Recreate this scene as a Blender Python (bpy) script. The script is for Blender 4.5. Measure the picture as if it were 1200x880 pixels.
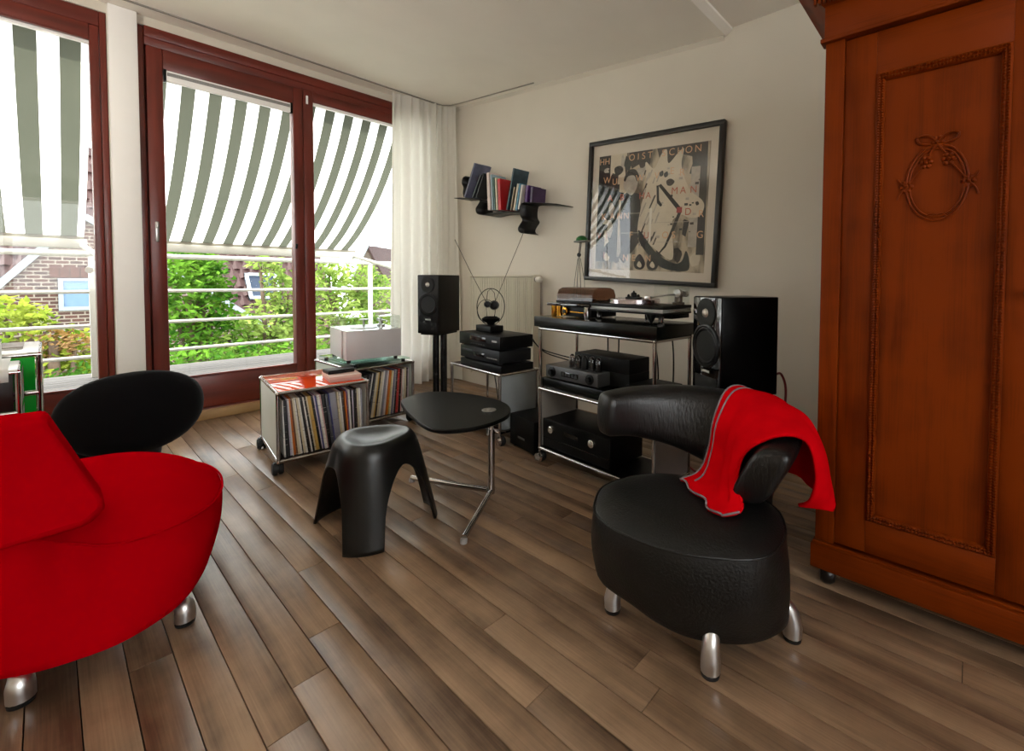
import bpy, bmesh, math, random
from mathutils import Vector, Matrix
import numpy as np

random.seed(7)
for o in list(bpy.data.objects):
    bpy.data.objects.remove(o)
C = bpy.context.scene.collection
S = bpy.context.scene

# ------------------------------------------------------------------ camera
F, CX, CY, EYE = 534.46, 678.11, 345.46, 1.05
YAW, PIT, ROL = -0.7068, -0.0331, 0.0051


def _cam_axes():
    c, s = math.cos, math.sin
    fw = Vector((s(YAW) * c(PIT), c(YAW) * c(PIT), s(PIT)))
    r0 = Vector((c(YAW), -s(YAW), 0))
    u0 = r0.cross(fw)
    return r0 * c(ROL) + u0 * s(ROL), -r0 * s(ROL) + u0 * c(ROL), fw


RT, UP, FW = _cam_axes()
cd = bpy.data.cameras.new('camera')
cam = bpy.data.objects.new('camera', cd)
C.objects.link(cam)
mw = Matrix((RT, UP, -FW)).transposed().to_4x4()
mw.translation = Vector((0, 0, EYE))
cam.matrix_world = mw
cd.sensor_fit = 'HORIZONTAL'
cd.sensor_width = 36.0
cd.lens = F / 1200 * 36
cd.shift_x = (600 - CX) / 1200
cd.shift_y = (CY - 440) / 1200
cd.clip_start = 0.05
cd.clip_end = 300
S.camera = cam

# ------------------------------------------------------------------ light and exposure
w = bpy.data.worlds.new('world')
S.world = w
w.use_nodes = True
bg = w.node_tree.nodes['Background']
bg.inputs[0].default_value = (0.92, 0.97, 1.0, 1)
bg.inputs[1].default_value = 6.6
S.view_settings.view_transform = 'Standard'
S.view_settings.look = 'None'
S.view_settings.gamma = 1.0
S.view_settings.use_curve_mapping = False
S.view_settings.exposure = 0.0


def lamp(name, kind, loc, direction, energy, size=None, size_y=None, color=(1, 1, 1)):
    d = bpy.data.lights.new(name, kind)
    d.energy = energy
    d.color = color
    if kind == 'AREA':
        d.shape = 'RECTANGLE'
        d.size, d.size_y = size, size_y
    if kind == 'SUN':
        d.angle = math.radians(1.2)
    o = bpy.data.objects.new(name, d)
    C.objects.link(o)
    o.location = loc
    o.rotation_euler = Vector(direction).to_track_quat('-Z', 'Y').to_euler()
    return o


lamp('sun', 'SUN', (-20, -10, 20), (0.40, 0.55, -1.35), 14.0, color=(1, 0.96, 0.88))
# daylight entering by the window in the right-hand wall, out of view
lamp('side_window_daylight', 'AREA', (2.22, -0.35, 1.55), (-1, 0.0, 0.05), 26, 2.2, 1.45, (1, 0.95, 0.89))
lamp('ceiling_fill', 'AREA', (-2.3, -1.35, 1.7), (-0.45, 0.35, 1), 37, 0.35, 0.35, (1, 0.96, 0.88))  # added fill that lifts the ceiling near the glazing, not a known lamp
pt_ = lamp('glazing_portal', 'AREA', (-4.47, 0.45, 1.45), (1, 0, 0), 1, 4.3, 2.6)
pt_.data.cycles.is_portal = True

# ------------------------------------------------------------------ helpers


def ray(px, py):
    return RT * ((px - CX) / F) + UP * ((CY - py) / F) + FW


def onx(px, py, X):
    d = ray(px, py)
    return d * (X / d.x) + Vector((0, 0, EYE))


def ony(px, py, Y):
    d = ray(px, py)
    return d * (Y / d.y) + Vector((0, 0, EYE))


def onz(px, py, z):
    d = ray(px, py)
    return d * ((z - EYE) / d.z) + Vector((0, 0, EYE))


def lin(h):
    h = h.lstrip('#')
    r = [int(h[i:i + 2], 16) / 255 for i in (0, 2, 4)]
    return [(v / 12.92 if v <= 0.04045 else ((v + 0.055) / 1.055) ** 2.4) for v in r]


MATS = {}


def M(name, hexc, rough=0.5, metal=0.0, vary=0.06, scale=8.0, bump=0.0, bscale=60.0, coat=0.0, sheen=0.0, spec=0.5, stretch=(1, 1, 1), trans=0.0):
    if name in MATS:
        return MATS[name]
    m = bpy.data.materials.new(name)
    m.use_nodes = True
    nt = m.node_tree
    b = nt.nodes['Principled BSDF']
    col = lin(hexc)
    tc = nt.nodes.new('ShaderNodeTexCoord')
    mp = nt.nodes.new('ShaderNodeMapping')
    mp.inputs['Scale'].default_value = stretch
    nt.links.new(tc.outputs['Object'], mp.inputs['Vector'])
    nz = nt.nodes.new('ShaderNodeTexNoise')
    nz.inputs['Scale'].default_value = scale
    nz.inputs['Detail'].default_value = 4
    nt.links.new(mp.outputs[0], nz.inputs['Vector'])
    rp = nt.nodes.new('ShaderNodeValToRGB')
    rp.color_ramp.elements[0].position = 0.3
    rp.color_ramp.elements[1].position = 0.7
    rp.color_ramp.elements[0].color = [max(0, v * (1 - vary)) for v in col] + [1]
    rp.color_ramp.elements[1].color = [min(1, v * (1 + vary)) for v in col] + [1]
    nt.links.new(nz.outputs[0], rp.inputs[0])
    nt.links.new(rp.outputs[0], b.inputs['Base Color'])
    b.inputs['Roughness'].default_value = rough
    b.inputs['Metallic'].default_value = metal
    b.inputs['Specular IOR Level'].default_value = spec
    b.inputs['Coat Weight'].default_value = coat
    b.inputs['Coat Roughness'].default_value = 0.05
    b.inputs['Sheen Weight'].default_value = sheen
    if bump:
        n2 = nt.nodes.new('ShaderNodeTexNoise')
        n2.inputs['Scale'].default_value = bscale
        n2.inputs['Detail'].default_value = 3
        nt.links.new(mp.outputs[0], n2.inputs['Vector'])
        bp = nt.nodes.new('ShaderNodeBump')
        bp.inputs['Strength'].default_value = bump
        bp.inputs['Distance'].default_value = 0.004
        nt.links.new(n2.outputs[0], bp.inputs['Height'])
        nt.links.new(bp.outputs[0], b.inputs['Normal'])
    if trans:
        out = nt.nodes['Material Output']
        tr = nt.nodes.new('ShaderNodeBsdfTranslucent')
        mx = nt.nodes.new('ShaderNodeMixShader')
        nt.links.new(rp.outputs[0], tr.inputs[0])
        mx.inputs[0].default_value = trans
        nt.links.new(b.outputs[0], mx.inputs[1])
        nt.links.new(tr.outputs[0], mx.inputs[2])
        nt.links.new(mx.outputs[0], out.inputs[0])
    MATS[name] = m
    return m


def glass(name, tint=(1, 1, 1), refl=1.0, ior=1.45):
    if name in MATS:
        return MATS[name]
    m = bpy.data.materials.new(name)
    m.use_nodes = True
    nt = m.node_tree
    for n in list(nt.nodes):
        nt.nodes.remove(n)
    out = nt.nodes.new('ShaderNodeOutputMaterial')
    t = nt.nodes.new('ShaderNodeBsdfTransparent')
    t.inputs[0].default_value = (*tint, 1)
    g = nt.nodes.new('ShaderNodeBsdfGlossy')
    g.inputs['Roughness'].default_value = 0.015
    fr = nt.nodes.new('ShaderNodeFresnel')
    fr.inputs[0].default_value = ior
    mu = nt.nodes.new('ShaderNodeMath')
    mu.operation = 'MULTIPLY'
    mu.inputs[1].default_value = refl
    mx = nt.nodes.new('ShaderNodeMixShader')
    nt.links.new(fr.outputs[0], mu.inputs[0])
    ge = nt.nodes.new('ShaderNodeNewGeometry')
    inv = nt.nodes.new('ShaderNodeMath')
    inv.operation = 'SUBTRACT'
    inv.inputs[0].default_value = 1.0
    m2 = nt.nodes.new('ShaderNodeMath')
    m2.operation = 'MULTIPLY'
    nt.links.new(ge.outputs['Backfacing'], inv.inputs[1])
    nt.links.new(mu.outputs[0], m2.inputs[0])
    nt.links.new(inv.outputs[0], m2.inputs[1])
    nt.links.new(m2.outputs[0], mx.inputs[0])
    nt.links.new(t.outputs[0], mx.inputs[1])
    nt.links.new(g.outputs[0], mx.inputs[2])
    nt.links.new(mx.outputs[0], out.inputs[0])
    MATS[name] = m
    return m


class MB:
    def __init__(s):
        s.v, s.f, s.m = [], [], []

    def quad(s, a, b, c, d, mi=0):
        n = len(s.v)
        s.v += [a, b, c, d]
        s.f.append((n, n + 1, n + 2, n + 3))
        s.m.append(mi)
        return s

    def poly(s, pts, mi=0):
        n = len(s.v)
        s.v += list(pts)
        s.f.append(tuple(range(n, n + len(pts))))
        s.m.append(mi)
        return s

    def bx(s, x0, x1, y0, y1, z0, z1, mi=0, R=None, c=0.0):
        """box, optionally chamfered by c and transformed by R"""
        if c <= 0:
            P = [(x0, y0, z0), (x1, y0, z0), (x1, y1, z0), (x0, y1, z0), (x0, y0, z1), (x1, y0, z1), (x1, y1, z1), (x0, y1, z1)]
            Fc = [(0, 3, 2, 1), (4, 5, 6, 7), (0, 1, 5, 4), (1, 2, 6, 5), (2, 3, 7, 6), (3, 0, 4, 7)]
        else:
            bm = bmesh.new()
            r = bmesh.ops.create_cube(bm, size=1)
            for v in bm.verts:
                v.co = Vector(((x0 + x1) / 2 + v.co.x * (x1 - x0), (y0 + y1) / 2 + v.co.y * (y1 - y0), (z0 + z1) / 2 + v.co.z * (z1 - z0)))
            bmesh.ops.bevel(bm, geom=list(bm.edges), offset=c, segments=2, affect='EDGES', profile=0.5)
            bm.verts.ensure_lookup_table()
            P = [tuple(v.co) for v in bm.verts]
            Fc = [tuple(v.index for v in f.verts) for f in bm.faces]
            bm.free()
        if R is not None:
            P = [tuple(R @ Vector(p)) for p in P]
        n = len(s.v)
        s.v += P
        s.f += [tuple(n + i for i in q) for q in Fc]
        s.m += [mi] * len(Fc)
        return s

    def loft(s, rings, closed=True, cap0=True, cap1=True, mi=0):
        n0 = len(s.v)
        k = len(rings[0])
        for r in rings:
            s.v += [tuple(p) for p in r]
        for i in range(len(rings) - 1):
            for j in range(k if closed else k - 1):
                a = n0 + i * k + j
                b = n0 + i * k + (j + 1) % k
                s.f.append((a, b, b + k, a + k))
                s.m.append(mi)
        if cap0:
            s.f.append(tuple(n0 + j for j in reversed(range(k))))
            s.m.append(mi)
        if cap1:
            s.f.append(tuple(n0 + (len(rings) - 1) * k + j for j in range(k)))
            s.m.append(mi)
        return s

    def tube(s, path, r, n=10, mi=0, cap=True):
        path = [Vector(p) for p in path]
        rr = r if isinstance(r, (list, tuple)) else [r] * len(path)
        rings = []
        prev = None
        for i, p in enumerate(path):
            t = (path[min(i + 1, len(path) - 1)] - path[max(i - 1, 0)])
            t.normalize()
            if prev is None:
                a = Vector((0, 0, 1)) if abs(t.z) < 0.9 else Vector((1, 0, 0))
                u = t.cross(a).normalized()
            else:
                u = (prev - t * prev.dot(t)).normalized()
            prev = u
            v = t.cross(u)
            rings.append([p + (u * math.cos(q) + v * math.sin(q)) * rr[i] for q in [2 * math.pi * j / n for j in range(n)]])
        return s.loft(rings, True, cap, cap, mi)

    def lathe(s, prof, c=(0, 0, 0), axis=(0, 0, 1), n=24, mi=0, cap=True):
        ax = Vector(axis).normalized()
        a = Vector((1, 0, 0)) if abs(ax.x) < 0.9 else Vector((0, 1, 0))
        u = ax.cross(a).normalized()
        v = ax.cross(u)
        c = Vector(c)
        rings = [[c + ax * h + (u * math.cos(q) + v * math.sin(q)) * r for q in [2 * math.pi * j / n for j in range(n)]] for r, h in prof]
        return s.loft(rings, True, cap, cap, mi)

    def prism(s, out, z0, z1, mi=0):
        return s.loft([[(x, y, z0) for x, y in out], [(x, y, z1) for x, y in out]], mi=mi)

    def grid(s, rows, mi=0):
        return s.loft(rows, closed=False, cap0=False, cap1=False, mi=mi)

    def build(s, name, mat, parent=None, smooth=40, rel=True, bevel=0, solid=0, sub=0):
        me = bpy.data.meshes.new(name)
        off = Vector((0, 0, 0))
        if parent is not None and rel:
            off = Vector(parent.get('_base', (0, 0, 0)))
        me.from_pydata([tuple(Vector(p) - off) for p in s.v], [], s.f)
        for mm in (mat if isinstance(mat, (list, tuple)) else [mat]):
            me.materials.append(mm)
        me.polygons.foreach_set('material_index', s.m)
        bm = bmesh.new()
        bm.from_mesh(me)
        if smooth:
            bmesh.ops.remove_doubles(bm, verts=list(bm.verts), dist=1e-6)
        bmesh.ops.recalc_face_normals(bm, faces=list(bm.faces))
        bm.to_mesh(me)
        bm.free()
        if smooth:
            me.polygons.foreach_set('use_smooth', [True] * len(me.polygons))
            me.set_sharp_from_angle(angle=math.radians(smooth))
        o = bpy.data.objects.new(name, me)
        C.objects.link(o)
        if parent is not None:
            o.parent = parent
            o['_base'] = parent.get('_base', (0, 0, 0)) if rel else (0, 0, 0)
        if solid:
            md = o.modifiers.new('solid', 'SOLIDIFY')
            md.thickness = solid
            md.offset = 0
        if bevel:
            md = o.modifiers.new('bevel', 'BEVEL')
            md.width = bevel
            md.segments = 2
            md.limit_method = 'ANGLE'
        if sub:
            md = o.modifiers.new('sub', 'SUBSURF')
            md.levels = md.render_levels = sub
        return o


def tag(o, label=None, cat=None, group=None, kind=None):
    if label:
        o['label'] = label
    if cat:
        o['category'] = cat
    if group:
        o['group'] = group
    if kind:
        o['kind'] = kind
    return o


def thing(name, label, cat, loc, rot=0.0, group=None, rel=True):
    """an Empty at the base; children verts are given in world space when rel, else local"""
    o = bpy.data.objects.new(name, None)
    o.empty_display_size = 0.1
    C.objects.link(o)
    o.location = loc
    o.rotation_euler = (0, 0, rot)
    o['_base'] = tuple(loc) if rel else (0.0, 0.0, 0.0)
    return tag(o, label, cat, group)


def struct(name, loc=(0, 0, 0)):
    o = bpy.data.objects.new(name, None)
    C.objects.link(o)
    o.location = loc
    o['_base'] = (0.0, 0.0, 0.0)
    o['kind'] = 'structure'
    return o


def cr(pts, n=8, closed=False):
    """Catmull-Rom through points of any dimension"""
    P = [np.array(p, float) for p in pts]
    k = len(P)
    out = []
    rng = range(k) if closed else range(k - 1)
    for i in rng:
        g = (lambda j: P[j % k]) if closed else (lambda j: P[min(max(j, 0), k - 1)])
        a, b, c, d = g(i - 1), g(i), g(i + 1), g(i + 2)
        for q in range(n):
            t = q / n
            out.append(0.5 * ((2 * b) + (-a + c) * t + (2 * a - 5 * b + 4 * c - d) * t * t + (-a + 3 * b - 3 * c + d) * t ** 3))
    if not closed:
        out.append(P[-1])
    return [tuple(p) for p in out]


# ------------------------------------------------------------------ materials
WALL = M('wall_plaster', '#d3cbbd', 0.9, vary=0.02, scale=3, bump=0.12, bscale=90)
CEIL = M('ceiling_plaster', '#f4efe5', 0.9, vary=0.02, scale=3, bump=0.1, bscale=120)
WHITE = M('white_paint', '#f6f3f0', 0.5, vary=0.01)
MAHOG = M('mahogany_frame', '#66251a', 0.32, vary=0.3, scale=3, stretch=(6, 6, 0.6), bump=0.05, spec=0.5)
MAHOGH = M('mahogany_rail', '#66251a', 0.32, vary=0.3, scale=3, stretch=(6, 0.6, 6), bump=0.05, spec=0.5)
OAKSTRIP = M('oak_strip', '#a9855a', 0.5, vary=0.2, scale=3, stretch=(8, 1, 8))
CHROME = M('chrome', '#bcb8b6', 0.08, 1.0, vary=0.01)
STEEL = M('brushed_steel', '#b9b7b4', 0.3, 1.0, vary=0.05)
ALU = M('cast_aluminium', '#d6d5d5', 0.33, 1.0, vary=0.04)
BLACK = M('black_satin', '#080808', 0.4, vary=0.1, spec=0.18)
BLACKM = M('black_matte', '#111110', 0.7, vary=0.1, spec=0.2)
BLACKG = M('black_gloss', '#060606', 0.04, vary=0.02, spec=0.6, coat=0.5)
RUBBER = M('black_rubber', '#0a0a0a', 0.6, vary=0.1)
GREYP = M('grey_panel', '#b3b0a5', 0.45, vary=0.03)
GLASS = glass('window_glass')
ACRYL = glass('clear_acrylic', (0.96, 0.98, 0.97), 1.2)


def wood(name, dark, light, axis, rough=0.38, scale=2.2, rnd=False, coat=0.15, spec=0.5):
    m = bpy.data.materials.new(name)
    m.use_nodes = True
    nt = m.node_tree
    N, L = nt.nodes.new, nt.links.new
    b = nt.nodes['Principled BSDF']
    tc = N('ShaderNodeTexCoord')
    st = {'x': (0.5, 6, 6), 'y': (6, 0.5, 6), 'z': (6, 6, 0.5)}[axis]
    vec = tc.outputs['Object']
    oi = N('ShaderNodeObjectInfo')
    if rnd:
        ad = N('ShaderNodeVectorMath')
        ad.operation = 'MULTIPLY_ADD'
        cmb = N('ShaderNodeCombineXYZ')
        for i in range(3):
            L(oi.outputs['Random'], cmb.inputs[i])
        L(cmb.outputs[0], ad.inputs[0])
        ad.inputs[1].default_value = (37, 11, 5)
        L(vec, ad.inputs[2])
        vec = ad.outputs[0]
    mp = N('ShaderNodeMapping')
    mp.inputs['Scale'].default_value = st
    L(vec, mp.inputs['Vector'])
    n1 = N('ShaderNodeTexNoise')
    n1.inputs['Scale'].default_value = scale
    n1.inputs['Detail'].default_value = 5
    n1.inputs['Distortion'].default_value = 0.8
    L(mp.outputs[0], n1.inputs['Vector'])
    mp2 = N('ShaderNodeMapping')
    mp2.inputs['Scale'].default_value = [q * (9 if q > 1 else 2.2) for q in st]
    L(vec, mp2.inputs['Vector'])
    n2 = N('ShaderNodeTexNoise')
    n2.inputs['Scale'].default_value = scale * 2
    n2.inputs['Detail'].default_value = 3
    L(mp2.outputs[0], n2.inputs['Vector'])
    n3 = N('ShaderNodeTexNoise')
    n3.inputs['Scale'].default_value = 5 if rnd else 7
    n3.inputs['Detail'].default_value = 6 if rnd else 2
    n3.inputs['Roughness'].default_value = 0.6
    L(vec, n3.inputs['Vector'])
    add = N('ShaderNodeMath')
    add.operation = 'MULTIPLY_ADD'
    L(n2.outputs[0], add.inputs[0])
    add.inputs[1].default_value = 0.35
    L(n1.outputs[0], add.inputs[2])
    add2 = N('ShaderNodeMath')
    add2.operation = 'MULTIPLY_ADD'
    L(n3.outputs[0], add2.inputs[0])
    add2.inputs[1].default_value = 0.7 if rnd else 0.5
    L(add.outputs[0], add2.inputs[2])
    last = add2.outputs[0]
    if rnd:
        a3 = N('ShaderNodeMath')
        a3.operation = 'MULTIPLY_ADD'
        L(oi.outputs['Random'], a3.inputs[0])
        a3.inputs[1].default_value = 0.20
        L(last, a3.inputs[2])
        a4 = N('ShaderNodeMath')
        a4.operation = 'SUBTRACT'
        L(a3.outputs[0], a4.inputs[0])
        a4.inputs[1].default_value = 0.10
        last = a4.outputs[0]
    rp = N('ShaderNodeValToRGB')
    rp.color_ramp.elements[0].position = 0.80 if rnd else 0.62
    rp.color_ramp.elements[1].position = 1.0 if not rnd else 1.0
    rp.color_ramp.elements[0].color = lin(dark) + [1]
    rp.color_ramp.elements[1].color = lin(light) + [1]
    if rnd:
        mr = N('ShaderNodeMapRange')
        mr.inputs['From Min'].default_value = 0.64
        mr.inputs['From Max'].default_value = 1.40
        L(last, mr.inputs['Value'])
        last = mr.outputs[0]
        rp.color_ramp.elements[0].position = 0.1
        rp.color_ramp.elements[1].position = 0.9
    L(last, rp.inputs[0])
    L(rp.outputs[0], b.inputs['Base Color'])
    b.inputs['Roughness'].default_value = rough
    b.inputs['Coat Weight'].default_value = coat
    b.inputs['Specular IOR Level'].default_value = spec
    b.inputs['Coat Roughness'].default_value = 0.25
    bp = N('ShaderNodeBump')
    bp.inputs['Strength'].default_value = 0.08
    bp.inputs['Distance'].default_value = 0.003
    L(add.outputs[0], bp.inputs['Height'])
    L(bp.outputs[0], b.inputs['Normal'])
    return m


PLANK = wood('floor_plank_wood', '#4b3627', '#9f8165', 'x', 0.38, rnd=True)
OAKV = wood('wardrobe_oak_upright', '#4c1700', '#702a02', 'z', 0.42, coat=0, spec=0.10)
OAKH = wood('wardrobe_oak_rail', '#4c1700', '#702a02', 'x', 0.42, coat=0, spec=0.10)
DECKW = wood('deck_wood', '#26221d', '#3d3832', 'y', 0.7, rnd=True, coat=0)

# ------------------------------------------------------------------ room shell
XW, YB = -4.32, 2.80          # inner face of the glazed wall, inner face of the picture wall
XR, YF = 2.3, -2.45           # the walls out of view to the right and behind the camera
PITCH, PHASE = 0.0885, 0.034
ZC0 = 2.83


def zc(x):
    return ZC0 - 0.082 * (x + 4.3) if x < -1.18 else 2.60


fl = MB().bx(XW - 0.3, XR + 0.1, YF - 0.1, YB + 0.1, -0.14, -0.0125).build('floor', M('subfloor', '#1c130c', 0.9))
fl['kind'] = 'structure'
fl['_base'] = (0, 0, 0)
pm = {}
for Lg in (1.15, 1.45, 1.75, 2.1):
    b = MB().bx(0, Lg - 0.0014, 0, PITCH - 0.0024, -0.0125, 0, c=0.0012)
    o = b.build('plank', PLANK, fl)
    pm[Lg] = o.data
    bpy.data.objects.remove(o)
row = 0
y = PHASE - PITCH * 27
rr = random.Random(3)
while y < YB - 0.01:
    x = XW - 0.02 - rr.uniform(0, 1.1)
    if x < XW - 0.28:
        pass
    x0 = XW + 0.001
    x = x0 - rr.uniform(0.0, 0.28)
    while x < XR:
        Lg = rr.choice((1.15, 1.45, 1.75, 2.1))
        p = bpy.data.objects.new('plank', pm[Lg])
        C.objects.link(p)
        p.parent = fl
        p.location = (x, y + 0.0012, 0)
        x += Lg
    y += PITCH
    row += 1

# walls
wb = MB().bx(XW - 0.35, XR + 0.2, YB, YB + 0.2, -0.14, 3.2).build('wall_back', WALL)
wb['kind'] = 'structure'
wr = MB().bx(XR, XR + 0.2, YF, -1.5, -0.14, 3.2).bx(XR, XR + 0.2, 0.8, YB, -0.14, 3.2).bx(XR, XR + 0.2, -1.5, 0.8, -0.14, 0.78).bx(XR, XR + 0.2, -1.5, 0.8, 2.32, 3.2)
wr = wr.build('wall_right', WALL)
wr['kind'] = 'structure'
o = MB().bx(XW - 0.35, XR + 0.2, YF - 0.2, YF, -0.14, 3.2).build('wall_front', WALL)
o['kind'] = 'structure'
# ceiling: sloping dormer part, joint, flat part
cm = MB()
y0, y1 = YF - 0.2, YB + 0.2
cm.loft([[(XW - 0.35, y0, zc(-4.67)), (-1.19, y0, zc(-1.19)), (-1.19, y0, 3.2), (XW - 0.35, y0, 3.2)], [(XW - 0.35, y1, zc(-4.67)), (-1.19, y1, zc(-1.19)), (-1.19, y1, 3.2), (XW - 0.35, y1, 3.2)]])
cm.bx(-1.19, XR + 0.2, y0, y1, 2.615, 3.2)
o = cm.build('ceiling', CEIL)
o['kind'] = 'structure'
tr = MB().loft([[(-1.23, y, 2.585), (-1.19, y, 2.575), (-1.15, y, 2.60), (-1.15, y, 2.64), (-1.23, y, 2.64)] for y in (YF, YB)]).build('trim_1', CEIL)
tr['kind'] = 'structure'
tr = MB().loft([[(x, YB - 0.022, zc(x) - 0.004), (x, YB + 0.01, zc(x) - 0.035), (x, YB + 0.01, zc(x) + 0.02), (x, YB - 0.022, zc(x) + 0.02)] for x in (XW, -1.2)]).build('trim_2', WALL)
tr['kind'] = 'structure'

# glazed wall: masonry between the openings
wl = MB()
wl.bx(XW - 0.33, XW, YF, -1.75, -0.14, 3.2)
wl.bx(XW - 0.33, XW + 0.0, 0.298, 0.432, -0.14, 3.2)
wl.bx(XW - 0.33, XW, 2.62, YB, -0.14, 3.2)
wl.bx(XW - 0.13, XW + 0.0, -1.75, 0.298, 2.772, 3.2)
wl.bx(XW - 0.13, XW + 0.0, 0.432, 2.62, 2.772, 3.2)
o = wl.build('wall_left', WALL)
o['kind'] = 'structure'
pl = MB().bx(XW - 0.01, XW + 0.045, 0.302, 0.44, 0.0, zc(-4.25), c=0.004).build('trim_3', WHITE)
pl['kind'] = 'structure'
bs = MB().bx(XW + 0.002, XW + 0.06, 0.445, 2.62, 0.0, 0.068, c=0.003).build('baseboard_left', OAKSTRIP)
bs['kind'] = 'structure'
bs = MB().bx(XW + 0.002, XW + 0.06, -1.75, 0.30, 0.0, 0.068, c=0.003).build('baseboard_left', OAKSTRIP)
bs['kind'] = 'structure'
# curtain rail slot along both walls
tr = MB()
tr.bx(XW + 0.2, XW + 0.215, -1.5, 2.62, zc(XW + .2) - 0.010, zc(XW + 0.2) + 0.02)
tr.tube([(XW + 0.2075, 2.60, zc(-4.1) - 0.004), (XW + 0.22, 2.66, zc(-4.1) - 0.004), (-4.02, 2.70, zc(-4.0) - 0.004), (-3.9, 2.715, zc(-3.9) - 0.003), (-3.2, 2.715, zc(-3.2) - 0.003), (-2.83, 2.715, zc(-2.83) - 0.003)], 0.006)
o = tr.build('trim_4', M('rail_grey', '#8d8880', 0.5))
o['kind'] = 'structure'

# door_1: balcony door leaf + fixed light; window_1: left glazing
XP = -4.36


def bar_y(mb, y0, y1, z0, z1, x0=-4.40, x1=-4.32, c=0.006):
    mb.bx(x0, x1, y0, y1, z0, z1, c=c)


d1 = struct('door_1')
b = MB()
bar_y(b, 0.434, 0.475, 0.07, 2.768, -4.42, -4.325)
b.bx(-4.42, -4.402, 0.47, 0.50, 0.07, 2.70)
b.build('frame_post', MAHOG, d1)
b = MB()
bar_y(b, 2.55, 2.62, 0.07, 2.768, -4.42, -4.325)
b.build('frame_post', MAHOG, d1)
b = MB()
bar_y(b, 0.475, 2.55, 2.645, 2.768, -4.42, -4.325)
bar_y(b, 0.475, 2.55, 2.70, 2.772, -4.40, -4.312)
b.build('frame_head', MAHOGH, d1)
b = MB()
bar_y(b, 0.475, 2.55, 0.02, 0.075, -4.44, -4.31)
b.build('threshold', MAHOGH, d1)
lf = MB()
bar_y(lf, 0.483, 0.568, 0.08, 2.642, -4.40, -4.312)
lf = lf.build('door_leaf_stile', MAHOG, d1)
hm = MB().bx(-4.314, -4.300, 0.508, 0.528, 1.30, 1.44, c=0.004)
hm.bx(-4.302, -4.290, 0.512, 0.526, 1.395, 1.435, c=0.003)
hm.build('flush_pull', STEEL, lf)
b = MB()
bar_y(b, 1.375, 1.448, 0.08, 2.642, -4.40, -4.312)
b.build('door_leaf_stile', MAHOG, d1)
b = MB()
bar_y(b, 1.452, 1.532, 0.07, 2.66, -4.42, -4.318)
ml = b.build('mullion', MAHOG, d1)
MB().bx(-4.319, -4.306, 1.474, 1.49, 2.53, 2.60, c=0.003).build('catch', WHITE, ml)
MB().tube([(-4.31, 1.385, 1.30), (-4.30, 1.385, 1.34)], 0.009).build('hinge', BLACK, d1)
b = MB()
bar_y(b, 0.568, 1.375, 2.50, 2.642, -4.40, -4.312)
b.build('door_leaf_rail', MAHOGH, d1)
b = MB()
bar_y(b, 0.568, 1.375, 0.08, 0.318, -4.40, -4.312)
b.bx(-4.335, -4.306, 0.568, 1.375, 0.318, 0.333, c=0.004)
b.build('door_leaf_rail', MAHOGH, d1)
b = MB()
bar_y(b, 1.532, 2.55, 2.565, 2.648, -4.40, -4.322)
b.build('fixed_rail', MAHOGH, d1)
MB().bx(-4.375, -4.34, 1.532, 2.55, 2.545, 2.566).build('blind_strip', WHITE, d1)
b = MB()
bar_y(b, 1.532, 2.55, 0.075, 0.335, -4.40, -4.322)
b.build('fixed_rail', MAHOGH, d1)
MB().bx(XP - 0.006, XP, 0.56, 1.385, 0.31, 2.51).build('pane', GLASS, d1)
MB().bx(XP - 0.006, XP, 1.525, 2.56, 0.325, 2.57).build('pane', GLASS, d1)
# roller blind cassette at the head of the leaf pane
bc = MB().bx(-4.345, -4.313, 0.585, 1.358, 2.428, 2.503, c=0.003)
bc = bc.build('blind_cassette', WHITE, d1)
MB().bx(-4.312, -4.3105, 0.59, 1.353, 2.466, 2.490).build('grey_ribbed_band', M('blind_band', '#8d8a88', 0.7, vary=0.3, scale=200), bc)
for yy in (0.572, 1.358):
    MB().bx(-4.348, -4.309, yy, yy + 0.014, 2.424, 2.508, c=0.002).build('end_cap', BLACK, bc)

w1 = struct('window_1')
b = MB()
bar_y(b, 0.218, 0.262, 0.08, 2.67, -4.40, -4.318)
b.build('sash_stile', MAHOG, w1)
b = MB()
bar_y(b, 0.264, 0.296, 0.07, 2.77, -4.42, -4.322)
b.build('frame_post', MAHOG, w1)
b = MB()
bar_y(b, -1.75, 0.264, 2.675, 2.77, -4.42, -4.325)
b.build('frame_head', MAHOGH, w1)
b = MB()
bar_y(b, -1.70, 0.218, 2.575, 2.672, -4.40, -4.314)
b.bx(-4.335, -4.306, -1.70, 0.218, 2.568, 2.582, c=0.003)
b.build('sash_rail', MAHOGH, w1)
b = MB()
bar_y(b, -1.70, 0.218, 0.08, 0.325, -4.40, -4.314)
b.bx(-4.335, -4.306, -1.70, 0.218, 0.325, 0.338, c=0.003)
b.build('sash_rail', MAHOGH, w1)
b = MB()
bar_y(b, -1.75, -1.70, 0.07, 2.77, -4.42, -4.318)
b.build('frame_post', MAHOG, w1)
MB().bx(-4.375, -4.34, -1.70, 0.218, 2.556, 2.572).build('blind_strip', WHITE, w1)
MB().bx(XP - 0.006, XP, -1.71, 0.228, 0.32, 2.58).build('pane', GLASS, w1)
b = MB()
bar_y(b, -1.75, 0.264, 0.02, 0.078, -4.44, -4.31)
b.build('threshold', MAHOGH, w1)

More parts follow.
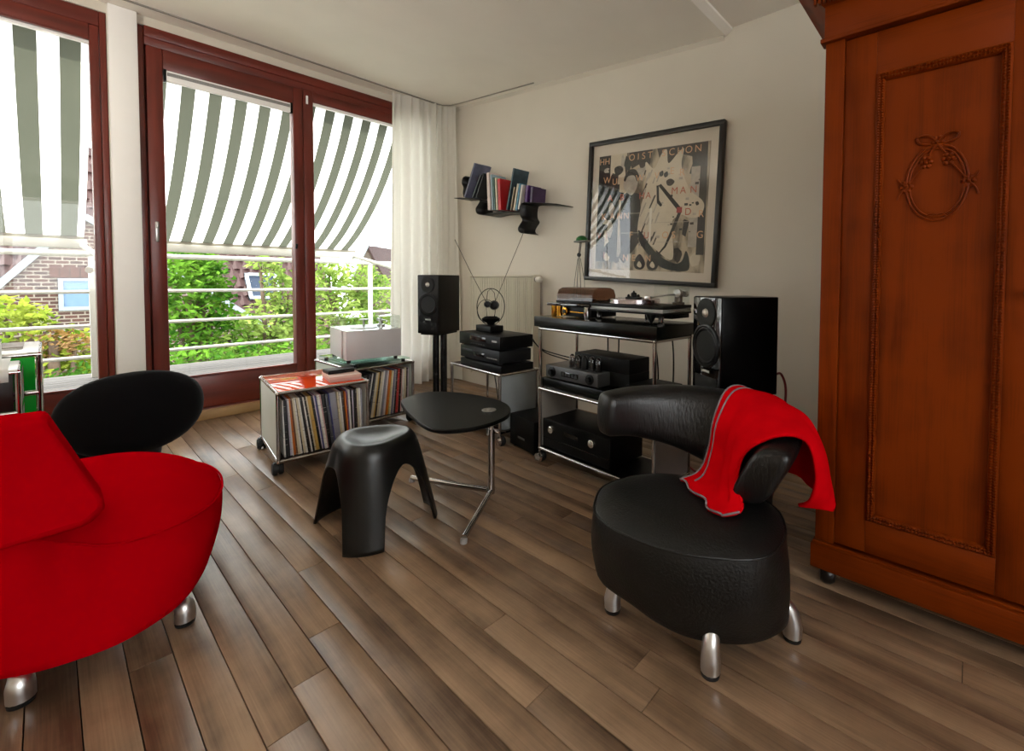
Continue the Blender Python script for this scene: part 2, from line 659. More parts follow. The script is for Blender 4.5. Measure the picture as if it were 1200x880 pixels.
# window in the right-hand wall, out of view
w2 = struct('window_2')
for y0, y1, z0, z1 in ((-1.5, -1.42, 0.78, 2.32), (0.72, 0.8, 0.78, 2.32), (-0.39, -0.31, 0.86, 2.24), (-1.42, 0.72, 0.78, 0.86), (-1.42, 0.72, 2.24, 2.32)):
    MB().bx(XR + 0.06, XR + 0.15, y0, y1, z0, z1, c=0.004).build('frame_bar', WHITE, w2)
for y0, y1 in ((-1.425, -0.385), (-0.315, 0.725)):
    MB().bx(XR + 0.10, XR + 0.106, y0, y1, 0.85, 2.25).build('pane', GLASS, w2)

# ------------------------------------------------------------------ balcony
DECKZ = 0.10
dk = struct('balcony_deck')
bm_ = None
x = XW - 0.125
for i in range(15):
    MB().bx(x - 0.136, x, -3.2, 4.6, DECKZ - 0.03, DECKZ, c=0.004).build('plank', DECKW, dk)
    x -= 0.142
MB().bx(XW - 2.3, XW - 0.34, -3.2, 4.6, -0.25, DECKZ - 0.031).build('slab', M('concrete', '#9a968e', 0.9), dk)
RAILW = M('railing_white', '#c4c1b6', 0.45, vary=0.02)
XRL = -6.30
rl = thing('balcony_railing', 'white tubular balcony railing with horizontal bars outside the glazing', 'railing', (XRL, 0, DECKZ))
for z, r, nm in ((1.268, 0.026, 'handrail'), (0.912, 0.017, 'bar'), (0.592, 0.017, 'bar'), (0.297, 0.017, 'bar')):
    MB().tube([(XRL, -3.1, z), (XRL, 4.4, z)], r, 10).build(nm, RAILW, rl)
for yy in (-1.45, 0.295, 2.107, 2.93, 4.25):
    MB().bx(XRL - 0.018, XRL + 0.018, yy - 0.025, yy + 0.025, DECKZ, 1.255, c=0.004).build('post', RAILW, rl)

# awnings
AW = bpy.data.materials.new('awning_fabric')
AW.use_nodes = True
nt = AW.node_tree
N, L = nt.nodes.new, nt.links.new
for n in list(nt.nodes):
    nt.nodes.remove(n)
out = N('ShaderNodeOutputMaterial')
tc = N('ShaderNodeTexCoord')
sp = N('ShaderNodeSeparateXYZ')
L(tc.outputs['UV'], sp.inputs[0])
fr_ = N('ShaderNodeMath')
fr_.operation = 'FRACT'
L(sp.outputs[0], fr_.inputs[0])
gt = N('ShaderNodeMath')
gt.operation = 'GREATER_THAN'
gt.inputs[1].default_value = 0.5
L(fr_.outputs[0], gt.inputs[0])
nz = N('ShaderNodeTexNoise')
nz.inputs['Scale'].default_value = 160
L(tc.outputs['Object'], nz.inputs[0])
mixc = N('ShaderNodeMix')
mixc.data_type = 'RGBA'
mixc.inputs[6].default_value = lin('#f0f0ec') + [1]
mixc.inputs[7].default_value = lin('#8a8f7c') + [1]
L(gt.outputs[0], mixc.inputs[0])
wv = N('ShaderNodeMix')
wv.data_type = 'RGBA'
wv.blend_type = 'MULTIPLY'
wv.inputs[0].default_value = 0.12
L(mixc.outputs[2], wv.inputs[6])
L(nz.outputs[0], wv.inputs[7])
df = N('ShaderNodeBsdfDiffuse')
tl = N('ShaderNodeBsdfTranslucent')
mx = N('ShaderNodeMixShader')
mx.inputs[0].default_value = 0.74
tcol = N('ShaderNodeMix')
tcol.data_type = 'RGBA'
tcol.inputs[6].default_value = lin('#f4f3ee') + [1]
tcol.inputs[7].default_value = lin('#363830') + [1]
L(gt.outputs[0], tcol.inputs[0])
L(wv.outputs[2], df.inputs[0])
L(tcol.outputs[2], tl.inputs[0])
L(df.outputs[0], mx.inputs[1])
L(tl.outputs[0], mx.inputs[2])
L(mx.outputs[0], out.inputs[0])


def awning(ya, yb, label, ph, per=0.170):
    t = thing('striped_awning', label, 'awning', (-4.70, (ya + yb) / 2, 2.80), group='balcony awnings')
    k = 24
    prof = cr([(-4.50, 2.80), (-4.77, 2.36), (-5.15, 1.94), (-5.61, 1.60), (-6.06, 1.375)], 7)
    rows = [[(xx, ya + (yb - ya) * j / k, zz) for j in range(k + 1)] for xx, zz in prof]
    # drop valance
    o = MB().grid(rows).build('awning_cloth', AW, t)
    uv = o.data.uv_layers.new(name='UVMap')
    for lp in o.data.loops:
        v = o.data.vertices[lp.vertex_index].co
        uv.data[lp.index].uv = ((v.y + (ya + yb) / 2 - ph) / per, v.z)
    MB().bx(-6.045, -5.975, ya - 0.02, yb + 0.02, 1.305, 1.385, c=0.012).build('front_bar', RAILW, t)
    MB().bx(-6.0, -5.985, ya, yb, 1.375, 1.42).build('cloth_hem', M('hem_shade', '#8b8676', 0.8), t)
    for yy in (ya + 0.03, yb - 0.03):
        MB().tube([(-5.98, yy + 0.02, 1.33), (-5.3, yy + (0.10 if yy > ya + .1 else -0.0), 1.20), (-4.69, yy, 1.10)], [0.022, 0.02, 0.022]).build('arm', RAILW, t)
    MB().tube([(-4.72, ya - 0.02, 2.87), (-4.72, yb + 0.02, 2.87)], 0.045, 14).build('roller', RAILW, t)
    return t


awning(0.52, 2.60, 'green and white striped awning let down outside the balcony door', 0.805)
awning(-1.70, 0.235, 'green and white striped awning let down outside the far left window', 0.0, 0.195)

# ------------------------------------------------------------------ outdoors
GZ = -4.6
lawn = MB().bx(-90, XW - 2.4, -60, 70, GZ - 0.2, GZ).build('lawn', M('lawn_green', '#3d5522', 0.9, vary=0.35, scale=3))
lawn['kind'] = 'structure'

BR = bpy.data.materials.new('far_brick')
BR.use_nodes = True
nt = BR.node_tree
bn = nt.nodes.new('ShaderNodeTexBrick')
tcn = nt.nodes.new('ShaderNodeTexCoord')
mpn = nt.nodes.new('ShaderNodeMapping')
mpn.inputs['Rotation'].default_value = (math.radians(90), 0, math.radians(90))
sx = nt.nodes.new('ShaderNodeSeparateXYZ')
cx_ = nt.nodes.new('ShaderNodeCombineXYZ')
nt.links.new(tcn.outputs['Object'], sx.inputs[0])
nt.links.new(sx.outputs[1], cx_.inputs[0])
nt.links.new(sx.outputs[2], cx_.inputs[1])
nt.links.new(cx_.outputs[0], bn.inputs['Vector'])
bn.inputs['Color1'].default_value = lin('#4a2e25') + [1]
bn.inputs['Color2'].default_value = lin('#33211c') + [1]
bn.inputs['Mortar'].default_value = lin('#7a7064') + [1]
bn.inputs['Scale'].default_value = 1.0
bn.inputs['Brick Width'].default_value = 0.22
bn.inputs['Row Height'].default_value = 0.085
bn.inputs['Mortar Size'].default_value = 0.013
nt.links.new(bn.outputs[0], nt.nodes['Principled BSDF'].inputs['Base Color'])
nt.nodes['Principled BSDF'].inputs['Roughness'].default_value = 0.9
TILE = M('roof_tile_red', '#2f120d', 0.75, vary=0.22, scale=2.5)
TRIMW = M('house_white_trim', '#7f868a', 0.5, vary=0.02)

hs = thing('neighbour_house', 'red tiled brick house with white verge boards beyond the balcony', 'house', (-16, 1.6, GZ))
XG = -16.0
apex, lft, rgt = (0.62, 2.46), (-4.2, -3.87), (6.1, -1.90)
MB().loft([[(XG, lft[0], GZ), (XG, rgt[0], GZ), (XG, rgt[0], rgt[1]), (XG, apex[0], apex[1]), (XG, lft[0], lft[1])], [(XG - 3, lft[0], GZ), (XG - 3, rgt[0], GZ), (XG - 3, rgt[0], rgt[1]), (XG - 3, apex[0], apex[1]), (XG - 3, lft[0], lft[1])]]).build('gable_wall', BR, hs, smooth=0)


def along(a, b, t):
    return (a[0] + (b[0] - a[0]) * t, a[1] + (b[1] - a[1]) * t)


for a, b in ((apex, lft), (apex, rgt)):
    d = Vector((b[0] - a[0], b[1] - a[1])).normalized()
    nrm = Vector((-d.y, d.x))
    if nrm.y < 0:
        nrm = -nrm
    P = [(a[0] - nrm.x * .02, a[1] - nrm.y * .02), (b[0] - nrm.x * .02, b[1] - nrm.y * .02), (b[0] + nrm.x * .11, b[1] + nrm.y * .11), (a[0] + nrm.x * .11, a[1] + nrm.y * .11)]
    MB().loft([[(XG + 0.12, p[0], p[1]) for p in P], [(XG - 0.1, p[0], p[1]) for p in P]]).build('verge_board', TRIMW, hs, smooth=0)
# main roof plane behind the gable, with rows of tiles
E0, E1 = (-16.3, -2.2), (-21.5, 5.2)     # eaves and ridge (x, z)
YA, YBB = -7.5, 7.0
sl = Vector((E1[0] - E0[0], E1[1] - E0[1]))
ln = sl.length
sl.normalize()
nv = Vector((-sl.y, sl.x))
if nv.y < 0:
    nv = -nv


def rp_(s, y, h):
    return (E0[0] + sl.x * s + nv.x * h, y, E0[1] + sl.y * s + nv.y * h)


MB().loft([[rp_(0, YA, -.3), rp_(0, YBB, -.3), rp_(0, YBB, -.02), rp_(0, YA, -.02)], [rp_(ln, YA, -.3), rp_(ln, YBB, -.3), rp_(ln, YBB, -.02), rp_(ln, YA, -.02)]]).build('roof', TILE, hs, smooth=0)
tb = MB()
rowh, colw = 0.36, 0.27
for r in range(int(ln / rowh)):
    for c_ in range(int((YBB - YA) / colw)):
        ya = YA + c_ * colw + (0.5 * colw if r % 2 else 0)
        s0, s1 = r * rowh - 0.03, r * rowh + rowh
        prof = [(0, 0.02), (0.35, 0.075), (0.7, 0.035), (1.0, 0.02)]
        tb.grid([[rp_(s0, ya + p * colw, h + 0.03) for p, h in prof], [rp_(s1, ya + p * colw, h) for p, h in prof]])
        tb.grid([[rp_(s0, ya + p * colw, h + 0.03) for p, h in prof], [rp_(s0, ya + p * colw, -0.01) for p, h in prof]])
o = tb.build('tiles', TILE, hs, smooth=0)
o['kind'] = 'stuff'
MB().bx(-30, -16.6, YA + 0.4, YBB - 0.4, GZ, -2.0).build('house_wall', BR, hs, smooth=0)
# gable window with three lights
y0, y1, z0, z1 = 0.20, 1.45, 0.27, 1.02
wf = MB()
for a, b, c_, d in ((y0, y1, z0, z0 + .09), (y0, y1, z1 - .06, z1), (y0, y0 + .08, z0 + .09, z1 - .06), (y1 - .08, y1, z0 + .09, z1 - .06), (0.795, 0.845, z0 + .09, z1 - .06)):
    wf.bx(XG - 0.02, XG + 0.05, a, b, c_, d)
wf = wf.build('window', TRIMW, hs, smooth=0)
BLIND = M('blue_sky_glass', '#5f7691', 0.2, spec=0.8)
MB().bx(XG - 0.02, XG + 0.012, y0 + .06, 0.80, z0 + .07, z1 - .05).build('pane', BLIND, wf, smooth=0)
MB().bx(XG - 0.02, XG + 0.012, 0.84, y1 - .06, z0 + .07, z1 - .05).build('pane', BLIND, wf, smooth=0)
sol = MB()
for i in range(9):
    sol.bx(XG - 0.02, XG + 0.03, y0 - .12 + i * .16, y0 + .018 + i * .16, z1 + .02, z1 + .26)
sol.build('soldier_course', M('soldier_brick', '#4a2b20', 0.9, vary=0.2), hs, smooth=0)
# roof window
q = onx(288, 322, -17.9)
yw0, yw1 = onx(288, 322, -18.0).y, onx(316, 340, -18.0).y
s_top = 0.0
for k in range(200):
    s_ = k / 200 * ln
    pz = rp_(s_, 0, 0)
    if pz[0] < 0:
        d = Vector((pz[0], yw0 * pz[0] / -18.0, pz[2]))
        v = d - Vector((0, 0, EYE))
        yy = CY - F * v.dot(UP) / v.dot(FW)
        if yy > 352:
            s_bot = s_
        if yy > 322:
            s_top = s_
xm = rp_((s_bot + s_top) / 2, 0, 0)[0]
ya, yb = yw0 * xm / -18.0, yw1 * xm / -18.0 + 0.25
rwf = MB()
fw_ = 0.10
for a, b, c_, d in ((ya, yb, s_bot, s_bot + fw_), (ya, yb, s_top - fw_, s_top), (ya, ya + fw_, s_bot, s_top), (yb - fw_, yb, s_bot, s_top)):
    rwf.loft([[rp_(c_, a, 0.02), rp_(c_, b, 0.02), rp_(c_, b, 0.16), rp_(c_, a, 0.16)], [rp_(d, a, 0.02), rp_(d, b, 0.02), rp_(d, b, 0.16), rp_(d, a, 0.16)]])
rwf = rwf.build('roof_window', M('zinc_frame', '#a8b2ba', 0.5), hs, smooth=0)
MB().loft([[rp_(s_bot, ya, 0.05), rp_(s_bot, yb, 0.05), rp_(s_bot, yb, 0.12), rp_(s_bot, ya, 0.12)], [rp_(s_top, ya, 0.05), rp_(s_top, yb, 0.05), rp_(s_top, yb, 0.12), rp_(s_top, ya, 0.12)]]).build('pane', M('dark_blue_glass', '#27313f', 0.4, spec=0.15), rwf, smooth=0)

# far house and spire
fh = thing('far_house', 'small far house with a red roof seen beside the curtain', 'house', (-40, 19, GZ))
MB().loft([[(-40, 17.2, GZ), (-40, 19.6, GZ), (-40, 19.6, 1.4), (-40, 18.4, 3.9), (-40, 17.2, 1.4)], [(-43, 21.2, GZ), (-43, 23.6, GZ), (-43, 23.6, 1.4), (-43, 22.4, 3.9), (-43, 21.2, 1.4)]]).build('wall', BR, fh, smooth=0)
MB().loft([[(-39.9, 18.35, 3.95), (-39.9, 19.9, 1.1), (-39.9, 19.8, 1.0), (-39.9, 18.3, 3.75)], [(-43, 22.35, 3.95), (-43, 23.9, 1.1), (-43, 23.8, 1.0), (-43, 22.3, 3.75)]]).build('roof', TILE, fh, smooth=0)
MB().loft([[(-39.8, 18.4, 4.02), (-39.8, 17.0, 1.2), (-39.8, 17.0, 1.0), (-39.8, 18.4, 3.82)], [(-40.0, 18.4, 4.02), (-40.0, 17.0, 1.2), (-40.0, 17.0, 1.0), (-40.0, 18.4, 3.82)]]).build('verge_board', TRIMW, fh, smooth=0)
sp_ = thing('church_spire', 'pale grey church spire rising behind the small far house', 'spire', (-70, 33.5, GZ))
MB().lathe([(1.1, 0), (1.1, 9.6), (0.75, 9.8), (0.0, 12.2)], (-70, 33.4, GZ), n=8).build('tower', M('spire_slate', '#8f9aa0', 0.7), sp_, smooth=0)

# trees and shrubs
rt = random.Random(11)


def leafmat(name, a, b):
    m = bpy.data.materials.new(name)
    m.use_nodes = True
    nt = m.node_tree
    N, L = nt.nodes.new, nt.links.new
    for n in list(nt.nodes):
        nt.nodes.remove(n)
    out = N('ShaderNodeOutputMaterial')
    tc = N('ShaderNodeTexCoord')
    nz = N('ShaderNodeTexNoise')
    nz.inputs['Scale'].default_value = 3.2
    nz.inputs['Detail'].default_value = 4
    L(tc.outputs['Object'], nz.inputs['Vector'])
    rp = N('ShaderNodeValToRGB')
    rp.color_ramp.elements[0].position = 0.35
    rp.color_ramp.elements[1].position = 0.65
    rp.color_ramp.elements[0].color = lin(a) + [1]
    rp.color_ramp.elements[1].color = lin(b) + [1]
    L(nz.outputs[0], rp.inputs[0])
    d = N('ShaderNodeBsdfDiffuse')
    t = N('ShaderNodeBsdfTranslucent')
    mx = N('ShaderNodeMixShader')
    mx.inputs[0].default_value = 0.35
    L(rp.outputs[0], d.inputs[0])
    L(rp.outputs[0], t.inputs[0])
    L(d.outputs[0], mx.inputs[1])
    L(t.outputs[0], mx.inputs[2])
    L(mx.outputs[0], out.inputs[0])
    return m


BARK = M('bark', '#5b4a3a', 0.9, vary=0.3, scale=12)


def tree(name, label, X, blobs, mat, leaf, dens, cat='tree', grp='trees beyond the balcony'):
    cs = []
    for px, py, rx, ry in blobs:
        c_ = onx(px, py, X)
        k = (c_ - Vector((0, 0, EYE))).dot(FW) / F
        cs.append((c_, rx * k, ry * k))
    base = Vector((X - 0.2, sum(c_[0].y for c_ in cs) / len(cs), GZ))
    t = thing(name, label, cat, base, group=grp)
    mb = MB()
    for c_, rx, ry in cs:
        n = int(dens * rx * ry)
        for i in range(n):
            # shell-weighted points with lumpy radius
            d = Vector((rt.gauss(0, 1), rt.gauss(0, 1), rt.gauss(0, 1))).normalized()
            lump = 1 + 0.22 * math.sin(5 * d.y + c_.y * 3) * math.cos(6 * d.z + c_.x) + 0.12 * math.sin(11 * d.x + 9 * d.z)
            r = lump * (0.45 + 0.6 * rt.random() ** 0.5)
            p = c_ + Vector((d.x * min(rx, ry) * r * 0.9, d.y * rx * r, d.z * ry * r))
            u = Vector((rt.gauss(0, 1), rt.gauss(0, 1), rt.gauss(0, 0.6))).normalized()
            v = u.cross(Vector((rt.gauss(0, 1), rt.gauss(0, 1), rt.gauss(0, 1)))).normalized()
            a = leaf * rt.uniform(0.6, 1.3)
            mb.quad(p - u * a, p - v * a * 0.45, p + u * a, p + v * a * 0.45)
    fo = mb.build('foliage', mat, t, smooth=0)
    fo['kind'] = 'stuff'
    tk = MB()
    top = Vector(cs[0][0])
    tk.tube([base, base * 0.6 + top * 0.4, top], [0.13, 0.10, 0.05], 8)
    for c_, rx, ry in cs[1:]:
        m_ = base * 0.55 + top * 0.45
        tk.tube([m_, m_ * 0.4 + c_ * 0.6, c_], [0.06, 0.045, 0.02], 6)
    tk.build('trunk', BARK, t)
    return t


G1 = leafmat('leaf_yellow_green', '#4c661c', '#98a340')
G2 = leafmat('leaf_mid_green', '#2a5418', '#6c9632')
G3 = leafmat('leaf_pale_green', '#4d6c28', '#94a653')
G4 = leafmat('leaf_russet', '#6e5429', '#9c7d55')
G5 = leafmat('leaf_dark_green', '#1f4014', '#4f7729')
tree('leafy_tree', 'tall mid green tree close to the railing, left of the roof window', -9.5, [(222, 350, 40, 50), (232, 320, 26, 26), (205, 330, 30, 40), (215, 405, 50, 38), (270, 395, 34, 30), (250, 345, 20, 22), (240, 308, 18, 14)], G2, 0.061, 2850)
tree('leafy_tree', 'pale green tree reaching up in front of the roof window', -9.0, [(320, 375, 34, 22), (322, 330, 14, 30), (305, 308, 14, 10), (338, 345, 20, 26), (310, 405, 44, 28), (345, 400, 30, 36)], G3, 0.061, 2375)
tree('leafy_tree', 'bright yellow-green tree seen right of the door post', -9.2, [(392, 345, 32, 30), (420, 335, 30, 26), (400, 385, 40, 34), (440, 350, 26, 34), (385, 318, 16, 14), (430, 390, 36, 34)], G3, 0.061, 2375)
tree('garden_shrub', 'yellow-green shrub below the gable window of the neighbouring house', -9.2, [(20, 395, 36, 38), (62, 430, 40, 28), (100, 410, 28, 30), (5, 372, 26, 24), (95, 440, 30, 20), (35, 372, 18, 14)], G1, 0.058, 2470, 'shrub', 'shrubs below the far left window')
tree('garden_shrub', 'russet leaved shrub among the yellow-green ones, left window', -9.0, [(62, 400, 20, 18), (88, 402, 16, 14), (48, 412, 14, 12)], G4, 0.050, 2280, 'shrub', 'shrubs below the far left window')
tree('garden_shrub', 'dark green shrub low behind the left window railing', -8.4, [(80, 448, 34, 14), (105, 440, 20, 16), (60, 452, 20, 12)], G5, 0.043, 3420, 'shrub', 'shrubs below the far left window')
tree('garden_shrub', 'dense mid green shrub low behind the balcony door railing', -8.6, [(230, 425, 50, 20), (300, 420, 40, 18), (345, 415, 30, 18)], G2, 0.050, 2660, 'shrub', 'shrubs below the balcony door')

# ------------------------------------------------------------------ curtain
CUR = M('curtain_voile', '#f4f1ea', 0.9, vary=0.01, scale=20, trans=0.5)
ct = thing('curtain', 'white floor-length curtain gathered in the corner beside the glazing', 'curtain', (-4.15, 2.5, 0))
rows = []
nf = 150
base_pts = cr([(-4.20, 2.17), (-4.14, 2.35), (-4.13, 2.55), (-4.08, 2.70), (-3.98, 2.735)], 30)
L_ = len(base_pts)
for iz in range(15):
    s = iz / 14
    z = 0.015 + s * (2.80 - 0.015)
    r_ = []
    for i, (bx_, by_) in enumerate(base_pts):
        u = i / (L_ - 1)
        flare = (1 - s) ** 1.2
        amp = 0.020 + 0.018 * (1 - s)
        a = amp * math.sin(u * 62 + 1.2 * math.sin(u * 9)) + 0.012 * math.sin(u * 23 + 2 * s)
        xx = bx_ + a + 0.05 * flare * math.sin(u * 8) * 0.5
        yy = by_ + (u - 0.5) * 0.10 * flare + 0.006 * math.cos(u * 62)
        r_.append((xx, min(yy, 2.775), z if iz < 14 else zc(xx) - 0.006))
    rows.append(r_)
MB().grid(rows).build('pleated_cloth', CUR, ct, smooth=180)
MB().grid([[(r[0] + 0.004, r[1], z + dz) for r in rows[-1]] for z, dz in ((2.72, 0), (2.72, 0.075))]).build('heading_tape', CUR, ct, smooth=180)

# ------------------------------------------------------------------ chromed modular crates with records
def haller(nm, label, loc, rot, wd, dp, z0, z1, top_mat, side_mat, back=True, tube=0.0095):
    t = thing(nm, label, 'record crate', loc, rot, rel=False)
    e = tube
    fr = MB()
    for x in (0, wd):
        for y in (0, dp):
            fr.tube([(x, y, z0), (x, y, z1)], e, 10)
    for z in (z0, z1):
        for x in (0, wd):
            fr.tube([(x, 0, z), (x, dp, z)], e, 10)
        for y in (0, dp):
            fr.tube([(0, y, z), (wd, y, z)], e, 10)
    for x in (0, wd):
        for y in (0, dp):
            for z in (z0, z1):
                fr.lathe([(0.001, -0.0125), (0.009, -0.009), (0.0125, 0), (0.009, 0.009), (0.001, 0.0125)], (x, y, z), n=12)
    fr.build('frame', CHROME, t)
    MB().bx(e * .4, wd - e * .4, e * .4, dp - e * .4, z1 - 0.002, z1 + 0.0065, c=0.002).build('top_panel', top_mat, t)
    MB().bx(e, wd - e, e, dp - e, z0 - 0.004, z0 + 0.006).build('bottom_panel', M('panel_dark', '#241a16', 0.5), t)
    MB().bx(-0.004, 0.006, e, dp - e, z0 + e, z1 - e, c=0.002).build('side_panel', side_mat, t)
    MB().bx(wd - 0.006, wd + 0.004, e, dp - e, z0 + e, z1 - e, c=0.002).build('side_panel', side_mat, t)
    MB().bx(e, wd - e, dp - 0.005, dp + 0.004, z0 + e, z1 - e).build('back_panel', side_mat, t)
    for x in (0.0, wd):
        for y in (0.02, dp - 0.0):
            c_ = MB().lathe([(0.010, 0), (0.028, 0.001), (0.032, 0.007), (0.032, 0.020), (0.023, 0.021), (0.023, 0.031), (0.032, 0.032), (0.032, 0.045), (0.028, 0.051), (0.010, 0.052)], (x - 0.026, y + 0.01, 0.032), (1, 0, 0), 20)
            cs = c_.build('caster', RUBBER, t)
            MB().tube([(x, y, z0 - 0.004), (x, y, 0.055)], 0.008).bx(x - 0.02, x + 0.02, y - 0.002, y + 0.03, 0.056, 0.066, c=0.003).build('caster_fork', BLACK, cs)
    return t


ORANGE = M('orange_gloss_lacquer', '#e4481a', 0.05, vary=0.01, spec=0.45)
LGREY = M('light_grey_lacquer', '#c9c6bb', 0.4, vary=0.02)
MTG = M('grey_green_lacquer', '#a9ada2', 0.4, vary=0.02)
c1 = haller('record_crate', 'low chromed record crate on casters with glossy orange top', (-2.755, 0.785, 0), math.radians(83), 0.452, 0.53, 0.075, 0.44, ORANGE, LGREY)
c2 = haller('record_crate', 'chromed record crate behind, carrying a glass plate and white record player', (-3.086, 1.314, 0), math.radians(91), 0.433, 0.60, 0.075, 0.44, M('dark_top', '#3a3633', 0.3), MTG)

RC = {'white': '#d9d4cb', 'black': '#141313', 'lilac': '#c3b6c0', 'orange': '#c56a1c', 'brown': '#6d4428', 'cream': '#cfc2a2', 'gold': '#c09a4e', 'blue': '#3d3f78', 'grey': '#8d8b92',
      'slate': '#4b4d55', 'purple': '#5d2f6a', 'red': '#a8322c', 'pink': '#c79a96', 'yellow': '#c9a52e', 'teal': '#56756f', 'dark brown': '#33221a'}


def recmat(k):
    nm = 'sleeve_' + k.replace(' ', '_')
    if nm in MATS:
        return MATS[nm]
    m = M(nm, RC[k], 0.5, vary=0.08, scale=30, stretch=(1, 1, 0.3))
    nt = m.node_tree
    b = nt.nodes['Principled BSDF']
    rp = b.inputs['Base Color'].links[0].from_socket
    oi = nt.nodes.new('ShaderNodeObjectInfo')
    tc = nt.nodes.new('ShaderNodeTexCoord')
    mp = nt.nodes.new('ShaderNodeMapping')
    mp.inputs['Scale'].default_value = (1, 1, 120)
    cb = nt.nodes.new('ShaderNodeCombineXYZ')
    nt.links.new(oi.outputs['Random'], cb.inputs[0])
    nt.links.new(oi.outputs['Random'], cb.inputs[2])
    va = nt.nodes.new('ShaderNodeVectorMath')
    va.operation = 'MULTIPLY_ADD'
    nt.links.new(cb.outputs[0], va.inputs[0])
    va.inputs[1].default_value = (50, 50, 50)
    nt.links.new(tc.outputs['Object'], va.inputs[2])
    nt.links.new(va.outputs[0], mp.inputs[0])
    nz = nt.nodes.new('ShaderNodeTexNoise')
    nz.inputs['Scale'].default_value = 2.2
    nz.inputs['Detail'].default_value = 2
    nt.links.new(mp.outputs[0], nz.inputs['Vector'])
    gt = nt.nodes.new('ShaderNodeMath')
    gt.operation = 'GREATER_THAN'
    gt.inputs[1].default_value = 0.66
    nt.links.new(nz.outputs[0], gt.inputs[0])
    mx = nt.nodes.new('ShaderNodeMix')
    mx.data_type = 'RGBA'
    nt.links.new(gt.outputs[0], mx.inputs[0])
    nt.links.new(rp, mx.inputs[6])
    mx.inputs[7].default_value = lin('#b9b2a8' if sum(lin(RC[k])) < 0.5 else '#5a4f4a') + [1]
    nt.links.new(mx.outputs[2], b.inputs['Base Color'])
    return m


ORD = ['first', 'second', 'third', 'fourth', 'fifth', 'sixth', 'seventh', 'eighth', 'ninth', 'tenth', 'eleventh', 'twelfth', 'thirteenth', 'fourteenth', 'fifteenth', 'sixteenth', 'seventeenth', 'eighteenth',
       'nineteenth', 'twentieth'] + ['twenty-' + q for q in ('first', 'second', 'third', 'fourth', 'fifth', 'sixth', 'seventh', 'eighth', 'ninth')] + ['thirtieth'] + ['thirty-' + q for q in
       ('first', 'second', 'third', 'fourth', 'fifth', 'sixth', 'seventh', 'eighth', 'ninth')] + ['fortieth']


def records(crate, seq, lean, where, group, x0, span, zb):
    """seq of (colour, thickness mm[, height]); lean(u) gives the tilt of the record at position u"""
    tot = sum(q[1] for q in seq)
    mwc = Matrix.Translation(crate.location) @ Matrix.Rotation(crate.rotation_euler.z, 4, 'Z')
    k = span / tot
    x = x0
    for i, q in enumerate(seq):
        th = q[1] * k
        a = lean(i / (len(seq) - 1))
        h = q[2] if len(q) > 2 else rr.choice((0.309, 0.312, 0.314, 0.316))
        yo = rr.uniform(0.018, 0.034)
        r = MB().bx(-th * .47, th * .47, 0, 0.312, 0, h, c=min(0.0012, th * .2)).build('record', recmat(q[0]))
        r.matrix_world = mwc @ Matrix.Translation((x + th / 2, yo, zb + abs(math.sin(a)) * th * .5 + 0.001)) @ Matrix.Rotation(a, 4, 'Y')
        tag(r, f'{q[0]} spined record sleeve, {ORD[i]} from the left in the {where}', 'record', group)
        x += th


q1 = [('white', 6), ('black', 9), ('black', 7), ('lilac', 8), ('white', 4), ('orange', 10), ('brown', 6), ('cream', 9), ('white', 8), ('black', 5), ('cream', 8), ('white', 7), ('black', 7), ('dark brown', 5), ('white', 6), ('black', 9), ('cream', 6),
      ('gold', 13), ('black', 8), ('lilac', 6), ('blue', 5), ('white', 11), ('pink', 6), ('black', 13), ('slate', 10), ('blue', 5), ('grey', 26), ('cream', 7), ('white', 8), ('dark brown', 9), ('orange', 6), ('purple', 5), ('white', 8),
      ('black', 5), ('lilac', 6), ('black', 7), ('dark brown', 6), ('cream', 8), ('white', 8), ('grey', 7)]
records(c1, q1, lambda u: -math.radians(1.5 + 6.5 * math.sin(math.pi * min(1, u * 1.15)) * (u < .87)), 'orange-topped crate', 'records in the orange-topped crate', 0.030, 0.405, 0.084)
q2 = [('black', 12), ('dark brown', 10), ('black', 8), ('slate', 6), ('black', 9), ('white', 5), ('black', 8), ('slate', 6), ('cream', 11), ('gold', 7), ('dark brown', 7), ('cream', 9), ('white', 9), ('grey', 7), ('lilac', 6), ('white', 7), ('orange', 7), ('yellow', 6),
      ('cream', 8), ('blue', 6), ('grey', 8), ('black', 6), ('red', 11), ('pink', 6), ('dark brown', 5), ('pink', 7), ('white', 6), ('black', 5), ('cream', 9), ('dark brown', 7), ('lilac', 8)]
records(c2, q2, lambda u: math.radians(9.5 * (1 - u) ** 0.8 + 1), 'crate under white player', 'records in the crate under the white record player', 0.020, 0.392, 0.084)

# things lying on the orange crate
CB = Matrix.Translation(c1.location) @ Matrix.Rotation(c1.rotation_euler.z, 4, 'Z')


def local(o, crate, loc, rz=0.0):
    o.matrix_world = Matrix.Translation(crate.location) @ Matrix.Rotation(crate.rotation_euler.z, 4, 'Z') @ Matrix.Translation(loc) @ Matrix.Rotation(rz, 4, 'Z')
    return o


